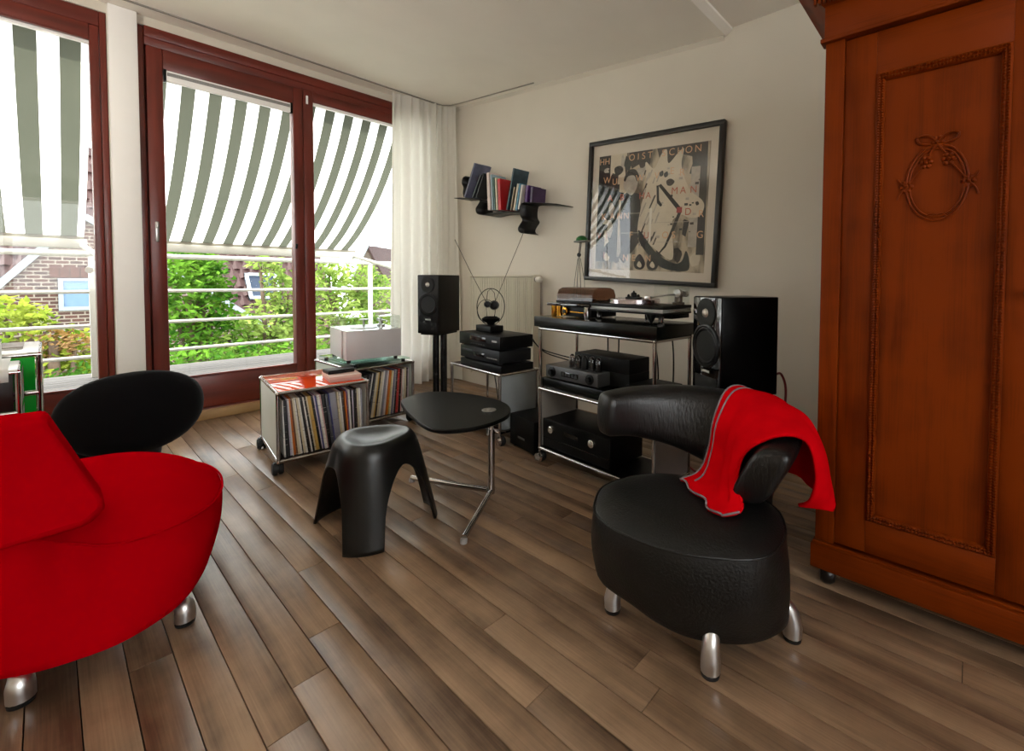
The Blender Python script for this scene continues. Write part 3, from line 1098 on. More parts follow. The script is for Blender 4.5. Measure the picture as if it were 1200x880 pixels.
b = thing('box_set', 'pale pink box lying on the orange crate top', 'box', (0, 0, 0), rel=False)
local(b, c1, (0.265, 0.065, 0.447), math.radians(-3))
MB().bx(0, 0.17, 0, 0.21, 0, 0.030, c=0.002).build('box_base', M('box_pink', '#c9a195', 0.5, vary=.05), b)
MB().bx(-.001, 0.171, -.001, 0.211, 0.018, 0.034, c=0.002).build('lid', M('box_pink_lid', '#d8b6a8', 0.4, vary=.05), b)
b2 = thing('black_case', 'small black case lying on the pale pink box', 'case', (0, 0, 0), rel=False)
local(b2, c1, (0.275, 0.135, 0.4815), math.radians(4))
MB().bx(0, 0.15, 0, 0.10, 0, 0.022, c=0.004).build('case_body', BLACK, b2)
MB().bx(0.004, 0.146, -0.001, 0.004, 0.009, 0.012).build('seam', M('dark_grey_plastic', '#33322f', .5), b2)

# glass plate + white record player on the rear crate
gp = MB().bx(0, 0.40, -0.02, 0.55, 0, 0.012, c=0.002).build('glass_plate', glass('green_glass', (0.72, 0.86, 0.80), 1.1))
local(gp, c2, (0.01, 0.02, 0.466))
tag(gp, 'greenish glass plate lying on the rear record crate', 'plate')
MB().bx(0, 0.03, 0, 0.03, 0, 0.019, c=.002)
for i, (x, y) in enumerate(((0.03, 0.02), (0.37, 0.02), (0.03, 0.5), (0.37, 0.5))):
    f_ = MB().lathe([(0.014, 0), (0.014, 0.0185)], n=16).build('spacer', RUBBER, gp)
    f_.location = (x, y, -0.0192)
WLAQ = M('white_lacquer', '#c6c1c1', 0.35, vary=0.015)
tp = thing('record_player', 'white boxy record player with clear cover in front of the window', 'record player', (-3.14, 1.295, 0.4785), math.radians(82), rel=False)
zt0, zt1 = 0.022, 0.215
MB().bx(0, 0.362, 0, 0.075, zt0, zt1, c=0.002).build('front_panel', WLAQ, tp)
MB().bx(0.014, 0.348, 0.0752, 0.115, zt0 + 0.004, zt1 - 0.004).build('shadow_gap', BLACKM, tp)
MB().bx(0, 0.362, 0.1152, 0.42, zt0, zt1, c=0.002).build('rear_body', WLAQ, tp)
MB().bx(-0.0015, 0.3635, -0.0015, 0.4215, zt1 + 0.0002, zt1 + 0.004).build('top_plate', M('white_top', '#e6e6e6', 0.12, vary=.01, coat=.5), tp)
for x in (0.02, 0.33):
    for y in (0.02, 0.39):
        MB().lathe([(0.012, 0), (0.014, zt0)], (x, y, 0), n=14).build('foot', RUBBER, tp)
pla = MB().lathe([(0.09, zt1 + 0.0045), (0.092, zt1 + 0.009), (0.088, zt1 + 0.010)], (0.17, 0.2, 0), n=40).build('platter', M('platter_white', '#e4e4e2', .2, vary=.01, coat=.4), tp)
MB().lathe([(0.008, zt1 + .0102), (0.008, zt1 + 0.055), (0.032, zt1 + 0.057), (0.032, zt1 + 0.064), (0.01, zt1 + 0.068)], (0.17, 0.2, 0), n=24).build('record_clamp', STEEL, pla)
ar = MB().lathe([(0.03, zt1 + .004), (0.03, zt1 + .016), (0.014, zt1 + .018), (0.014, zt1 + 0.055)], (0.305, 0.25, 0), n=20).tube([(0.305, 0.27, zt1 + .05), (0.31, 0.12, zt1 + .05), (0.28, 0.06, zt1 + 0.045)], 0.005).bx(0.293, 0.320, 0.27, 0.31, zt1 + .038, zt1 + .062, c=.003)
ar.build('tonearm', STEEL, tp)
cv = MB()
h0, h1 = zt1 + 0.0045, zt1 + 0.092
cv.bx(0.002, 0.360, 0.002, 0.006, h0, h1).bx(0.002, 0.360, 0.412, 0.416, h0, h1).bx(0.002, 0.006, 0.006, 0.412, h0, h1).bx(0.356, 0.360, 0.006, 0.412, h0, h1).bx(0.002, 0.360, 0.002, 0.416, h1, h1 + 0.004)
cv.build('clear_cover', ACRYL, tp)

# ------------------------------------------------------------------ elephant-legged stool
STL = M('stool_plastic', '#0b0c0b', 0.33, vary=0.05, spec=0.45, scale=20, bump=0.02, bscale=300)
st = thing('stool', 'black moulded stool with three broad splayed legs and dished seat', 'stool', (-1.90, 0.895, 0))
sc_ = Vector((-1.90, 0.895, 0))
legs = [(math.radians(199), 0.272, 0.38), (math.radians(-37), 0.235, 0.345), (math.radians(74), 0.256, 0.38)]
HS = 0.392
NA = 144


def angd(a, b):
    return abs((a - b + math.pi) % (2 * math.pi) - math.pi)


def stool_r(th, z):
    """outer radius at height z"""
    s = 1 - z / HS
    w_ = 0.0
    rl_ = 0.0
    for a, r, hw in legs:
        q = math.exp(-(angd(th, a) / 0.55) ** 2)
        w_ += q
        rl_ += q * r
    rl_ = rl_ / w_
    top = 0.150 + 0.012 * math.cos(3 * (th - legs[1][0]))
    foot = rl_
    mid = top + (foot - top) * (s ** 0.85)
    # between the legs the wall stays closer to the centre
    d = min(angd(th, a) for a, _, _ in legs)
    return mid - 0.045 * s * min(1, (d / 1.0) ** 2)


def arch(th):
    """height of the lower edge at angle th"""
    best = 1e9
    j = 0
    for k, (a, r, hw) in enumerate(legs):
        d = angd(th, a)
        if d < best:
            best, j = d, k
    hw = legs[j][2]
    if best <= hw:
        return 0.001
    t = min(1.0, (best - hw) / 0.62)
    return 0.001 + 0.288 * (math.sqrt(max(0, 1 - (1 - t) ** 2)) ** 0.8)


rows = []
thetas = [2 * math.pi * i / NA for i in range(NA)]
for fr_, dz in ((0.02, -0.022), (0.35, -0.019), (0.6, -0.012), (0.78, -0.005), (0.9, -0.0005), (0.97, -0.001)):
    rows.append([(sc_.x + math.cos(t) * stool_r(t, HS) * fr_ * 0.93, sc_.y + math.sin(t) * stool_r(t, HS) * fr_ * 0.93, HS + dz) for t in thetas])
for k in range(26):
    u = k / 25
    r_ = []
    for t in thetas:
        zb = arch(t)
        ztop = HS - 0.006
        z = ztop + (zb - ztop) * (u ** 1.05)
        # rounded shoulder
        rad = stool_r(t, z)
        sh = max(0.0, (z - (HS - 0.05)) / 0.05)
        rad -= 0.016 * sh ** 2.2
        r_.append((sc_.x + math.cos(t) * rad, sc_.y + math.sin(t) * rad, z))
    rows.append(r_)
so = MB().loft(rows, True, True, False).build('stool_shell', STL, st, smooth=70)
md = so.modifiers.new('solid', 'SOLIDIFY')
md.thickness = 0.010
md.offset = -1

# ------------------------------------------------------------------ side table
TB = M('table_black_laminate', '#070807', 0.36, vary=0.06, spec=0.14)
tb_ = thing('side_table', 'small black side table with pebble-shaped top on a chrome pole', 'table', (-1.722, 1.376, 0))
ol = cr([(-2.235, 1.205), (-2.275, 1.375), (-2.08, 1.50), (-1.80, 1.515), (-1.635, 1.42), (-1.575, 1.275), (-1.60, 1.125), (-1.70, 1.045), (-1.90, 1.075), (-2.10, 1.135)], 8, True)
MB().loft([[(x + (-1.9 - x) * k, y + (1.28 - y) * k, z) for x, y in ol] for k, z in ((0.02, 0.402), (0.0, 0.406), (0.0, 0.418), (0.012, 0.422))]).build('tabletop', TB, tb_, smooth=30)
pp = Vector((-1.722, 1.376, 0))
MB().lathe([(0.0165, 0.02), (0.0165, 0.4025)], pp, n=24).build('pole', CHROME, tb_)
MB().lathe([(0.034, 0.4222), (0.034, 0.4245), (0.028, 0.426), (0.012, 0.426), (0.010, 0.4285), (0.001, 0.4285)], (-1.735, 1.373, 0), n=28).build('pole_cap', STEEL, tb_)
MB().tube([pp + Vector((-0.004, -0.02, .33)), pp + Vector((0.03, -0.045, 0.325))], 0.006).tube([pp + Vector((-0.06, 0.0, 0.325)), pp + Vector((0.07, 0.03, 0.33))], 0.004).build('height_lever', STEEL, tb_)
for e_ in ((-1.502, 1.062), (-2.165, 1.212)):
    lg = MB().tube([(pp.x, pp.y, 0.034), (e_[0], e_[1], 0.022)], 0.0125, 12).build('leg', CHROME, tb_)
    MB().lathe([(0.014, 0), (0.015, 0.01), (0.012, 0.02)], (e_[0], e_[1], 0), n=14).build('glide', M('clear_grey_glide', '#8a8784', .3), lg)

# ------------------------------------------------------------------ armchairs
LEATH = M('black_leather', '#0d0d0c', 0.45, vary=0.10, spec=.35, scale=6, bump=0.35, bscale=140)
LEATHB = M('black_leather_back', '#0f0e0e', 0.36, vary=0.10, spec=.4, scale=6, bump=0.4, bscale=60, stretch=(3, 3, 0.4))
RED = M('red_wool_upholstery', '#ac000d', 0.9, vary=0.06, scale=5, bump=0.12, bscale=500, spec=0.0)
BFAB = M('black_wool_upholstery', '#09090b', 0.95, vary=0.1, scale=5, bump=0.12, bscale=500, spec=0.1, sheen=0.06)


def seat_body(t, mat, top, bot, crown, ctr, ex_=6.0, bulge=0.015, hull=1.6):
    """loft from a dished/crowned seat top down the flank to the hull; top/bot = closed outlines (x,y,z)"""
    T = cr(top, 10, True)
    B = cr(bot, 10, True)
    n = min(len(T), len(B))
    c_ = Vector((ctr[0], ctr[1], 0))
    zc_ = sum(p[2] for p in T) / len(T) + crown
    rings = []
    for f_ in (0.02, 0.25, 0.45, 0.6, 0.72, 0.81, 0.88, 0.93, 0.965, 0.985):
        rings.append([(c_.x + (p[0] - c_.x) * f_, c_.y + (p[1] - c_.y) * f_, p[2] + (zc_ - p[2]) * (1 - f_ ** ex_)) for p in T])
    rings.append([(c_.x + (p[0] - c_.x) * 0.998, c_.y + (p[1] - c_.y) * 0.998, p[2] + 0.001) for p in T])
    for k in range(0, 15):
        u = k / 14
        bul = bulge * math.sin(math.pi * u) + (0.004 if k else 0.001)
        r_ = []
        for a, b_ in zip(T, B):
            v = u ** 0.9
            z = a[2] + (b_[2] - a[2]) * u
            x, y = [a[i] + (b_[i] - a[i]) * v ** hull for i in range(2)]
            d = Vector((x - c_.x, y - c_.y, 0)).normalized()
            r_.append((x + d.x * bul, y + d.y * bul, z - (0.010 if k else 0.006)))
        rings.append(r_)
    for f_, dz in ((0.97, -0.010), (0.90, -0.017), (0.75, -0.021), (0.4, -0.022), (0.05, -0.022)):
        rings.append([(c_.x + (p[0] - c_.x) * f_, c_.y + (p[1] - c_.y) * f_, p[2] - 0.01 + dz) for p in B])
    o = MB().loft(rings).build('seat', mat, t, smooth=60)
    # welt along the seam round the seat top
    MB().tube([(a[0] * 1.0 + (a[0] - c_.x) * 0.012, a[1] + (a[1] - c_.y) * 0.012, a[2] - 0.001) for a in T] + [(T[0][0] + (T[0][0] - c_.x) * .012, T[0][1] + (T[0][1] - c_.y) * .012, T[0][2] - .001)], 0.0035, 6).build('seam', mat, o)
    return o


def cast_leg(t, foot, inner, zi=0.145):
    f_, i_ = Vector((foot[0], foot[1], 0)), Vector((inner[0], inner[1], zi))
    d = (f_ - i_)
    d.z = 0
    out_ = f_ + d.normalized() * 0.0
    path = [i_, i_ + d * 0.55 + Vector((0, 0, -0.028)), i_ + d * 0.9 + Vector((0, 0, -0.058)), out_ + Vector((0, 0, 0.048)), out_ + Vector((0, 0, 0.022)), out_ + Vector((0, 0, 0.010))]
    path = [Vector(p) for p in cr([tuple(p) for p in path], 4)]
    n = len(path)
    rad = [0.017 + 0.009 * min(1, k / (n * .6)) - (0.006 if k > n - 3 else 0) for k in range(n)]
    o = MB().tube(path, rad, 14).build('leg', ALU, t)
    MB().lathe([(0.018, 0), (0.024, 0.002), (0.025, 0.010), (0.018, 0.013)], f_, n=18).build('glide', RUBBER, o)


def sweep(t, name, mat, ctrl, n=7, seg=24, pw=2.6):
    """cushion swept along ctrl = (x,y,z, half height, half thickness, lean); lean tips the top outward"""
    P = cr(ctrl, n)
    m = len(P)
    rings = []
    for i, p in enumerate(P):
        a = Vector(P[max(i - 1, 0)][:3])
        b_ = Vector(P[min(i + 1, m - 1)][:3])
        tg = (b_ - a).normalized()
        sd = tg.cross(Vector((0, 0, 1))).normalized()       # sideways
        up = sd.cross(tg).normalized()
        hh, ht, ln_ = p[3], p[4], p[5]
        r_ = []
        for k in range(seg):
            q = 2 * math.pi * k / seg
            cx_, sx_ = math.cos(q), math.sin(q)
            ex = math.copysign(abs(cx_) ** (2 / pw), cx_) * ht
            ey = math.copysign(abs(sx_) ** (2 / pw), sx_) * hh
            r_.append(Vector(p[:3]) + sd * (ex + ln_ * ey) + up * ey)
        rings.append(r_)

    def capr(r, dirv, k1=((0.93, 0.014), (0.80, 0.020), (0.4, 0.024), (0.02, 0.025))):
        c_ = sum((Vector(v) for v in r), Vector()) / len(r)
        return [[c_ + (Vector(v) - c_) * f_ + dirv * d for v in r] for f_, d in k1]
    d0 = (Vector(P[0][:3]) - Vector(P[1][:3])).normalized()
    d1_ = (Vector(P[-1][:3]) - Vector(P[-2][:3])).normalized()
    rings = list(reversed(capr(rings[0], d0))) + rings + capr(rings[-1], d1_)
    return MB().loft(rings).build(name, mat, t, smooth=70)


# black leather chair (right)
lc = thing('armchair', 'black leather armchair with curved bolster back and red blanket over it', 'armchair', (-0.62, 1.28, 0))
topL = [(-0.90, 1.145), (-0.945, 1.26), (-0.90, 1.41), (-0.77, 1.51), (-0.60, 1.54), (-0.455, 1.49), (-0.385, 1.37), (-0.375, 1.25), (-0.405, 1.175), (-0.475, 1.12), (-0.56, 1.075), (-0.66, 1.055), (-0.76, 1.055), (-0.845, 1.085)]
topL = [(x, y, 0.332) for x, y in topL]
botL = [(-0.888, 1.145, 0.14), (-0.90, 1.26, 0.15), (-0.87, 1.38, 0.13), (-0.76, 1.48, 0.12), (-0.60, 1.51, 0.11), (-0.46, 1.47, 0.10), (-0.385, 1.40, 0.10), (-0.368, 1.325, 0.092), (-0.402, 1.238, 0.088), (-0.467, 1.172, 0.088), (-0.56, 1.118, 0.092), (-0.648, 1.100, 0.10), (-0.735, 1.096, 0.115), (-0.838, 1.108, 0.118)]
seat_body(lc, LEATH, topL, botL, 0.034, (-0.64, 1.29), 5.0, 0.010, 2.0)
for ft, inn in (((-0.832, 1.148), (-0.72, 1.25)), ((-0.496, 1.128), (-0.53, 1.22)), ((-0.366, 1.40), (-0.47, 1.36)), ((-0.74, 1.50), (-0.66, 1.42))):
    cast_leg(lc, ft, inn)
bkL = sweep(lc, 'backrest', LEATHB, [(-1.005, 1.345, 0.555, 0.080, 0.050, 0.0), (-0.955, 1.455, 0.550, 0.090, 0.064, -0.05), (-0.84, 1.57, 0.532, 0.110, 0.070, -0.15), (-0.70, 1.625, 0.508, 0.128, 0.072, -0.25), (-0.57, 1.60, 0.490, 0.125, 0.070, -0.38), (-0.475, 1.515, 0.480, 0.108, 0.064, -0.46), (-0.450, 1.355, 0.474, 0.090, 0.056, -0.5)], pw=3.4)
MB().loft([[(-0.70, 1.50, z0), (-0.50, 1.48, z0), (-0.47, 1.55, z0), (-0.60, 1.60, z0), (-0.72, 1.58, z0)] for z0 in (0.25, 0.46)]).build('back_support', LEATH, lc, bevel=0.01)
em = MB().bx(-0.012, 0.012, -0.002, 0.0, -0.005, 0.005, c=0.001).build('maker_badge', STEEL, lc)
em.location = Vector((-0.436, 1.329, 0.50)) - lc.location
em.rotation_euler = (0.3, 0.2, 0.25)

# red blanket over its back
BLK = M('red_wool_blanket', '#c80510', 0.9, vary=0.08, scale=14, bump=0.25, bscale=350, spec=0.0)
HEM = M('grey_blanket_stitch', '#7d6f74', 0.9, vary=0.1)
bl = thing('blanket', 'red wool blanket with grey stitched hem draped over the leather chair back', 'blanket', (-0.5, 1.4, 0.36))
gr = [
    [(-0.725, 1.385, 0.374), (-0.615, 1.310, 0.374), (-0.530, 1.245, 0.374), (-0.490, 1.290, 0.376)],
    [(-0.690, 1.450, 0.392), (-0.600, 1.380, 0.392), (-0.530, 1.315, 0.390), (-0.492, 1.320, 0.392)],
    [(-0.680, 1.50, 0.46), (-0.605, 1.445, 0.46), (-0.555, 1.380, 0.45), (-0.518, 1.345, 0.44)],
    [(-0.675, 1.53, 0.56), (-0.60, 1.495, 0.565), (-0.545, 1.43, 0.555), (-0.500, 1.375, 0.53)],
    [(-0.655, 1.60, 0.655), (-0.555, 1.58, 0.645), (-0.465, 1.51, 0.625), (-0.415, 1.405, 0.590)],
    [(-0.62, 1.70, 0.640), (-0.49, 1.67, 0.630), (-0.385, 1.58, 0.605), (-0.345, 1.44, 0.580)],
    [(-0.60, 1.74, 0.54), (-0.44, 1.70, 0.53), (-0.335, 1.60, 0.505), (-0.320, 1.455, 0.490)],
    [(-0.58, 1.74, 0.43), (-0.42, 1.70, 0.42), (-0.315, 1.61, 0.40), (-0.335, 1.475, 0.40)],
    [(-0.57, 1.72, 0.37), (-0.41, 1.69, 0.36), (-0.300, 1.60, 0.330), (-0.375, 1.50, 0.36)],
]
mid = [cr(r, 8) for r in gr]
cols = list(zip(*mid))
full = [cr(list(c_), 6) for c_ in cols]
rows = [list(r) for r in zip(*full)]
for i, r in enumerate(rows):
    for j, p in enumerate(r):
        s = i / len(rows)
        wv_ = 0.006 * math.sin(j * 0.9 + 2.5 * s) * (0.3 + abs(s - 0.45) * 2)
        rows[i][j] = (p[0] + wv_, p[1] + wv_ * 0.5, p[2] + wv_ * 0.3)
MB().grid(rows).build('blanket_cloth', BLK, bl, smooth=180, solid=0.009)
edge = [r[0] for r in rows]
h = MB().tube([(p[0] + .0, p[1] - .003, p[2] + .004) for p in edge], 0.0032, 6)
h.tube([(p[0], p[1] - 0.003, p[2] + 0.005) for p in rows[0]], 0.0032, 6)
h.tube([(p[0], p[1] - 0.004, p[2] + 0.005) for p in [r[3] for r in rows[3:34]]], 0.003, 6)
h.build('stitched_hem', HEM, bl)

# red chair (foreground left)
rc = thing('armchair', 'bright red fabric armchair in the left foreground, seen from behind', 'armchair', (-2.08, 0.05, 0))
topR = [(-1.775, .028, .355), (-1.727, .11, .335), (-1.732, .228, .335), (-1.81, .325, .335), (-1.95, .38, .33), (-2.12, .40, .33), (-2.28, .365, .33), (-2.40, .27, .33), (-2.455, .14, .33), (-2.455, -.02, .33), (-2.41, -.16, .34), (-2.30, -.26, .36), (-2.13, -.30, .40), (-1.96, -.27, .42), (-1.83, -.18, .425), (-1.765, -.08, .42)]
botR = [(-1.70, .03, .09), (-1.685, .124, .095), (-1.708, .225, .115), (-1.765, .288, .145), (-1.87, .332, .17), (-2.03, .35, .195), (-2.20, .32, .19), (-2.31, .24, .18), (-2.36, .12, .16), (-2.35, -.02, .14), (-2.31, -.13, .12), (-2.21, -.21, .10), (-2.08, -.25, .09), (-1.93, -.23, .09), (-1.81, -.15, .09), (-1.735, -.06, .09)]
seat_body(rc, RED, topR, botR, 0.092, (-2.1, 0.05), 3.0, 0.012, 1.1)
for ft, inn in (((-1.783, 0.255), (-1.90, 0.18)), ((-1.748, -0.06), (-1.86, -0.05)), ((-1.86, -0.20), (-1.93, -0.14)), ((-2.25, 0.2), (-2.18, 0.14))):
    cast_leg(rc, ft, inn, 0.12)
# backrest: outer face towards the camera, cut at a slant at its near end
bk = MB()
prof0 = [(-1.705, 0.092, 0.440), (-1.70, 0.060, 0.412), (-1.70, -0.14, 0.408), (-1.745, -0.30, 0.415), (-1.80, -0.385, 0.45), (-1.83, -0.37, 0.60), (-1.79, -0.30, 0.690), (-1.74, -0.14, 0.702), (-1.735, -0.005, 0.700), (-1.70, 0.088, 0.47)]
rings = []
for dx, k in ((0.012, 0.90), (0.0, 0.97), (-0.012, 1.0), (-0.06, 1.0), (-0.10, 1.0), (-0.115, 0.97), (-0.125, 0.90)):
    cy_, cz_ = -0.14, 0.55
    rings.append([(x + dx, cy_ + (y - cy_) * (1 - (1 - k) * .35), cz_ + (z - cz_) * k) for x, y, z in prof0])
bk = bk.loft(rings).build('backrest', RED, rc, smooth=50, bevel=0.012)
MB().loft([[(-1.80, 0.0, z), (-1.80, -0.2, z), (-1.90, -0.2, z), (-1.90, 0.0, z)] for z in (0.3, 0.5)]).build('back_support', RED, rc, bevel=0.01)

# black fabric chair: rounded back towards the camera, seat beyond
bc_ = thing('armchair', 'black fabric armchair with oval back standing between red chair and glazing', 'armchair', (-2.92, 0.24, 0))
ring = [(0.255 * math.cos(2 * math.pi * i / 14), 0.20 * math.sin(2 * math.pi * i / 14)) for i in range(14)]
seat_body(bc_, BFAB, [(-3.02 + x * .75, 0.17 + y * .9, 0.33) for x, y in ring], [(-3.02 + x * .65, 0.17 + y * .75, 0.11) for x, y in ring], 0.02, (-3.02, 0.17), 4.0)
for ft in ((-2.86, 0.06), (-2.86, 0.28), (-3.16, 0.06), (-3.16, 0.28)):
    cast_leg(bc_, ft, ((ft[0] - 3.02) / 2, (ft[1] + .17) / 2), 0.12)
bm2 = MB()
rings = []
for i in range(13):
    q = -math.pi / 2 + math.pi * i / 12
    dx = 0.062 * math.sin(q)
    k = math.cos(q) ** 0.55 if abs(math.cos(q)) > 1e-6 else 0.03
    k = max(k, 0.03)
    r_ = []
    for j in range(40):
        a = 2 * math.pi * j / 40
        yy = 0.240 * k * math.copysign(abs(math.cos(a)) ** 0.92, math.cos(a))
        zz = 0.178 * k * math.copysign(abs(math.sin(a)) ** 0.92, math.sin(a))
        r_.append((-2.70 + dx - 0.9 * yy * yy, 0.241 + yy, 0.470 + zz + 0.02 * yy))
    rings.append(r_)
bm2.loft(rings).build('backrest', BFAB, bc_, smooth=80)
MB().tube([(-2.86, 0.2, 0.25), (-2.75, 0.25, 0.36), (-2.72, 0.24, 0.44)], 0.035, 12).build('back_support', BFAB, bc_)

# ------------------------------------------------------------------ cabinets at the left edge
GREEN = M('green_lacquer', '#0aa92a', 0.4, vary=0.03, spec=.2)
XC = -3.20
gcb = thing('cabinet', 'tall chromed cabinet with green panels and white top by the far left window', 'cabinet', (XC, -0.03, 0))
fr = MB()
for yy in (-0.025, -0.42):
    for xx in (XC, XC - 0.52):
        fr.tube([(xx, yy, 0.02), (xx, yy, 0.70)], 0.0095, 10)
for z in (0.02, 0.182, 0.355, 0.528, 0.70):
    for xx in (XC, XC - 0.52):
        fr.tube([(xx, -0.025, z), (xx, -0.42, z)], 0.0095, 10)
    for yy in (-0.025, -0.42):
        fr.tube([(XC, yy, z), (XC - 0.52, yy, z)], 0.0095, 10)
fr.build('frame', CHROME, gcb)
for z in (0.02, 0.182, 0.355, 0.528):
    MB().bx(XC - 0.004, XC + 0.003, -0.41, -0.036, z + 0.011, z + 0.161, c=.002).build('drawer_front', GREEN, gcb)
MB().bx(XC - 0.51, XC - 0.01, -0.031, -0.022, 0.03, 0.69).build('side_panel', GREEN, gcb)
MB().bx(XC - 0.52, XC, -0.42, -0.025, 0.699, 0.712, c=.003).build('top_panel', M('white_top2', '#efefec', .25, vary=.01), gcb)
XD = -2.86
bcb = thing('cabinet', 'low chromed cabinet with black panels at the left picture edge', 'cabinet', (XD, -0.1, 0))
fr = MB()
for yy in (-0.078, -0.5):
    for xx in (XD, XD - 0.30):
        fr.tube([(xx, yy, 0.02), (xx, yy, 0.672)], 0.0095, 10)
for z in (0.02, 0.346, 0.51, 0.672):
    for xx in (XD, XD - 0.30):
        fr.tube([(xx, -0.078, z), (xx, -0.5, z)], 0.0095, 10)
    for yy in (-0.078, -0.5):
        fr.tube([(XD, yy, z), (XD - 0.30, yy, z)], 0.0095, 10)
fr.build('frame', CHROME, bcb)
for z0, z1 in ((0.03, 0.336), (0.356, 0.50), (0.52, 0.662)):
    MB().bx(XD - 0.004, XD + 0.003, -0.49, -0.089, z0, z1, c=.002).build('drawer_front', M('black_panel', '#1a1210', .35), bcb)
MB().bx(XD - 0.29, XD - 0.01, -0.085, -0.072, 0.03, 0.66).build('side_panel', M('black_panel', '#1a1210', .35), bcb)
MB().bx(XD - 0.30, XD, -0.50, -0.078, 0.671, 0.684, c=.003).build('top_panel', M('white_top2', '#efefec', .25, vary=.01), bcb)
# papers and books on them
PAP = M('paper_white', '#eeede8', .8, vary=.02)
pb = thing('magazine_pile_cover', 'dark grey book lying on the white top of the green cabinet', 'book', (-3.40, -0.2, 0.713))
MB().bx(-3.60, -3.36, -0.40, -0.075, 0.7126, 0.720).build('page_block', PAP, pb)
MB().bx(-3.605, -3.355, -0.405, -0.072, 0.7202, 0.7235).build('cover', M('brown_cover', '#7b6a5c', .5), pb)
pb.name = 'book'
pb2 = thing('book', 'charcoal book topmost of the two on the green cabinet', 'book', (-3.44, -0.25, 0.7236))
MB().bx(-3.62, -3.40, -0.42, -0.145, 0.724, 0.740).build('page_block', PAP, pb2)
MB().bx(-3.625, -3.395, -0.425, -0.142, 0.7402, 0.745).build('cover', M('charcoal_cover', '#3d3c3c', .5), pb2)
pw = MB().grid([[(-2.875 + a, -0.10 - i * .04, 0.6925 + h) for i in range(6)] for a, h in ((-.22, .012), (-.1, .008), (0, .0), (0.022, -0.006), (0.028, -.03), (0.030, -.055))]).build('paper', PAP, None, smooth=60, solid=0.0015)
tag(pw, 'white paper sheet hanging over the edge of the black cabinet', 'paper')
clipb = thing('paper_pad', 'white boxy paper pad with dark clip on the black cabinet', 'notepad', (-2.98, -0.18, 0.704))
MB().bx(-3.12, -2.90, -0.40, -0.125, 0.7045, 0.765, c=.002).build('sheets', PAP, clipb)
MB().bx(-2.899, -2.893, -0.17, -0.125, 0.742, 0.764, c=.002).bx(-2.90, -2.892, -0.15, -0.14, 0.728, 0.742).build('clip', M('clip_grey', '#55534f', .4), clipb)

# ------------------------------------------------------------------ loudspeakers


def speaker(label, loc, rot, wd, dp, z0, z1, face, body, gloss):
    t = thing('loudspeaker', label, 'speaker', loc, rot, group='pair of loudspeakers', rel=False)
    h = z1 - z0
    MB().bx(0, wd, 0, dp, z0, z1, c=0.004).build('cabinet', body, t)
    MB().bx(0.003, wd - 0.003, -0.006, 0.0005, z0 + 0.003, z1 - 0.003, c=0.002).build('front_baffle', face, t)
    cx_ = wd / 2
    zt, zw, zp = z0 + h * 0.835, z0 + h * 0.50, z0 + h * 0.115
    RG = M('driver_ring', '#0e0e0e', 0.4, vary=.05, spec=.25)
    tw = MB().lathe([(0.060, 0.0), (0.060, 0.005), (0.052, 0.006), (0.018, 0.004), (0.018, 0.001)], (cx_, -0.006, zt), (0, -1, 0), 36).build('tweeter', M('tweeter_plate', '#151513', 0.5, vary=.08, spec=.2), t)
    MB().lathe([(0.018, 0.004), (0.015, 0.010), (0.008, 0.014), (0.001, 0.015)], (cx_, -0.006, zt), (0, -1, 0), 24).build('dome', M('silver_dome', '#bdb8ae', 0.35, .6), tw)
    wf = MB().lathe([(wd * .46, 0.0), (wd * .46, 0.006), (wd * .42, 0.008), (wd * .40, 0.003), (wd * .385, 0.007), (wd * .36, 0.008), (wd * .335, 0.002)], (cx_, -0.006, zw), (0, -1, 0), 44).build('woofer', RG, t)
    MB().lathe([(wd * .335, 0.003), (wd * .25, -0.008), (wd * .13, -0.018), (wd * .13, -0.010), (wd * .07, -0.004), (0.001, -0.002)], (cx_, -0.0065, zw), (0, -1, 0), 40, cap=False).build('cone', M('cone_black', '#101011', 0.45), wf)
    MB().bx(wd * .12, wd * .88, -0.0075, -0.004, zp - h * .075, zp + h * .075, c=0.001).build('bass_port', M('port_black', '#040404', 0.9), t)
    MB().bx(cx_ - 0.024, cx_ + 0.024, -0.008, -0.005, z0 + h * .228, z0 + h * .252, c=0.001).build('name_badge', M('silver_badge', '#a9a8a2', .35, .5, vary=.3, scale=150), t)
    return t


def stand(label, loc, rot, wd, dp, ztop, colmat):
    t = thing('speaker_stand', label, 'speaker stand', loc, rot, group='speaker stands', rel=False)
    MB().bx(0.01, wd - 0.01, 0.02, dp - 0.02, ztop - 0.012, ztop - 0.001, c=.002).build('top_plate', BLACK, t)
    MB().bx(-0.02, wd + 0.02, 0.0, dp, 0.006, 0.022, c=.003).build('base_plate', BLACK, t)
    for x in (wd * .33, wd * .70):
        MB().lathe([(0.026, 0.022), (0.026, ztop - 0.012)], (x, dp * .5, 0), n=24).build('column', colmat, t)
    for x in (0, wd):
        for y in (0.02, dp - .02):
            MB().lathe([(0.002, 0.0), (0.008, 0.006)], (x, y, 0), n=10).build('spike', STEEL, t)
    return t


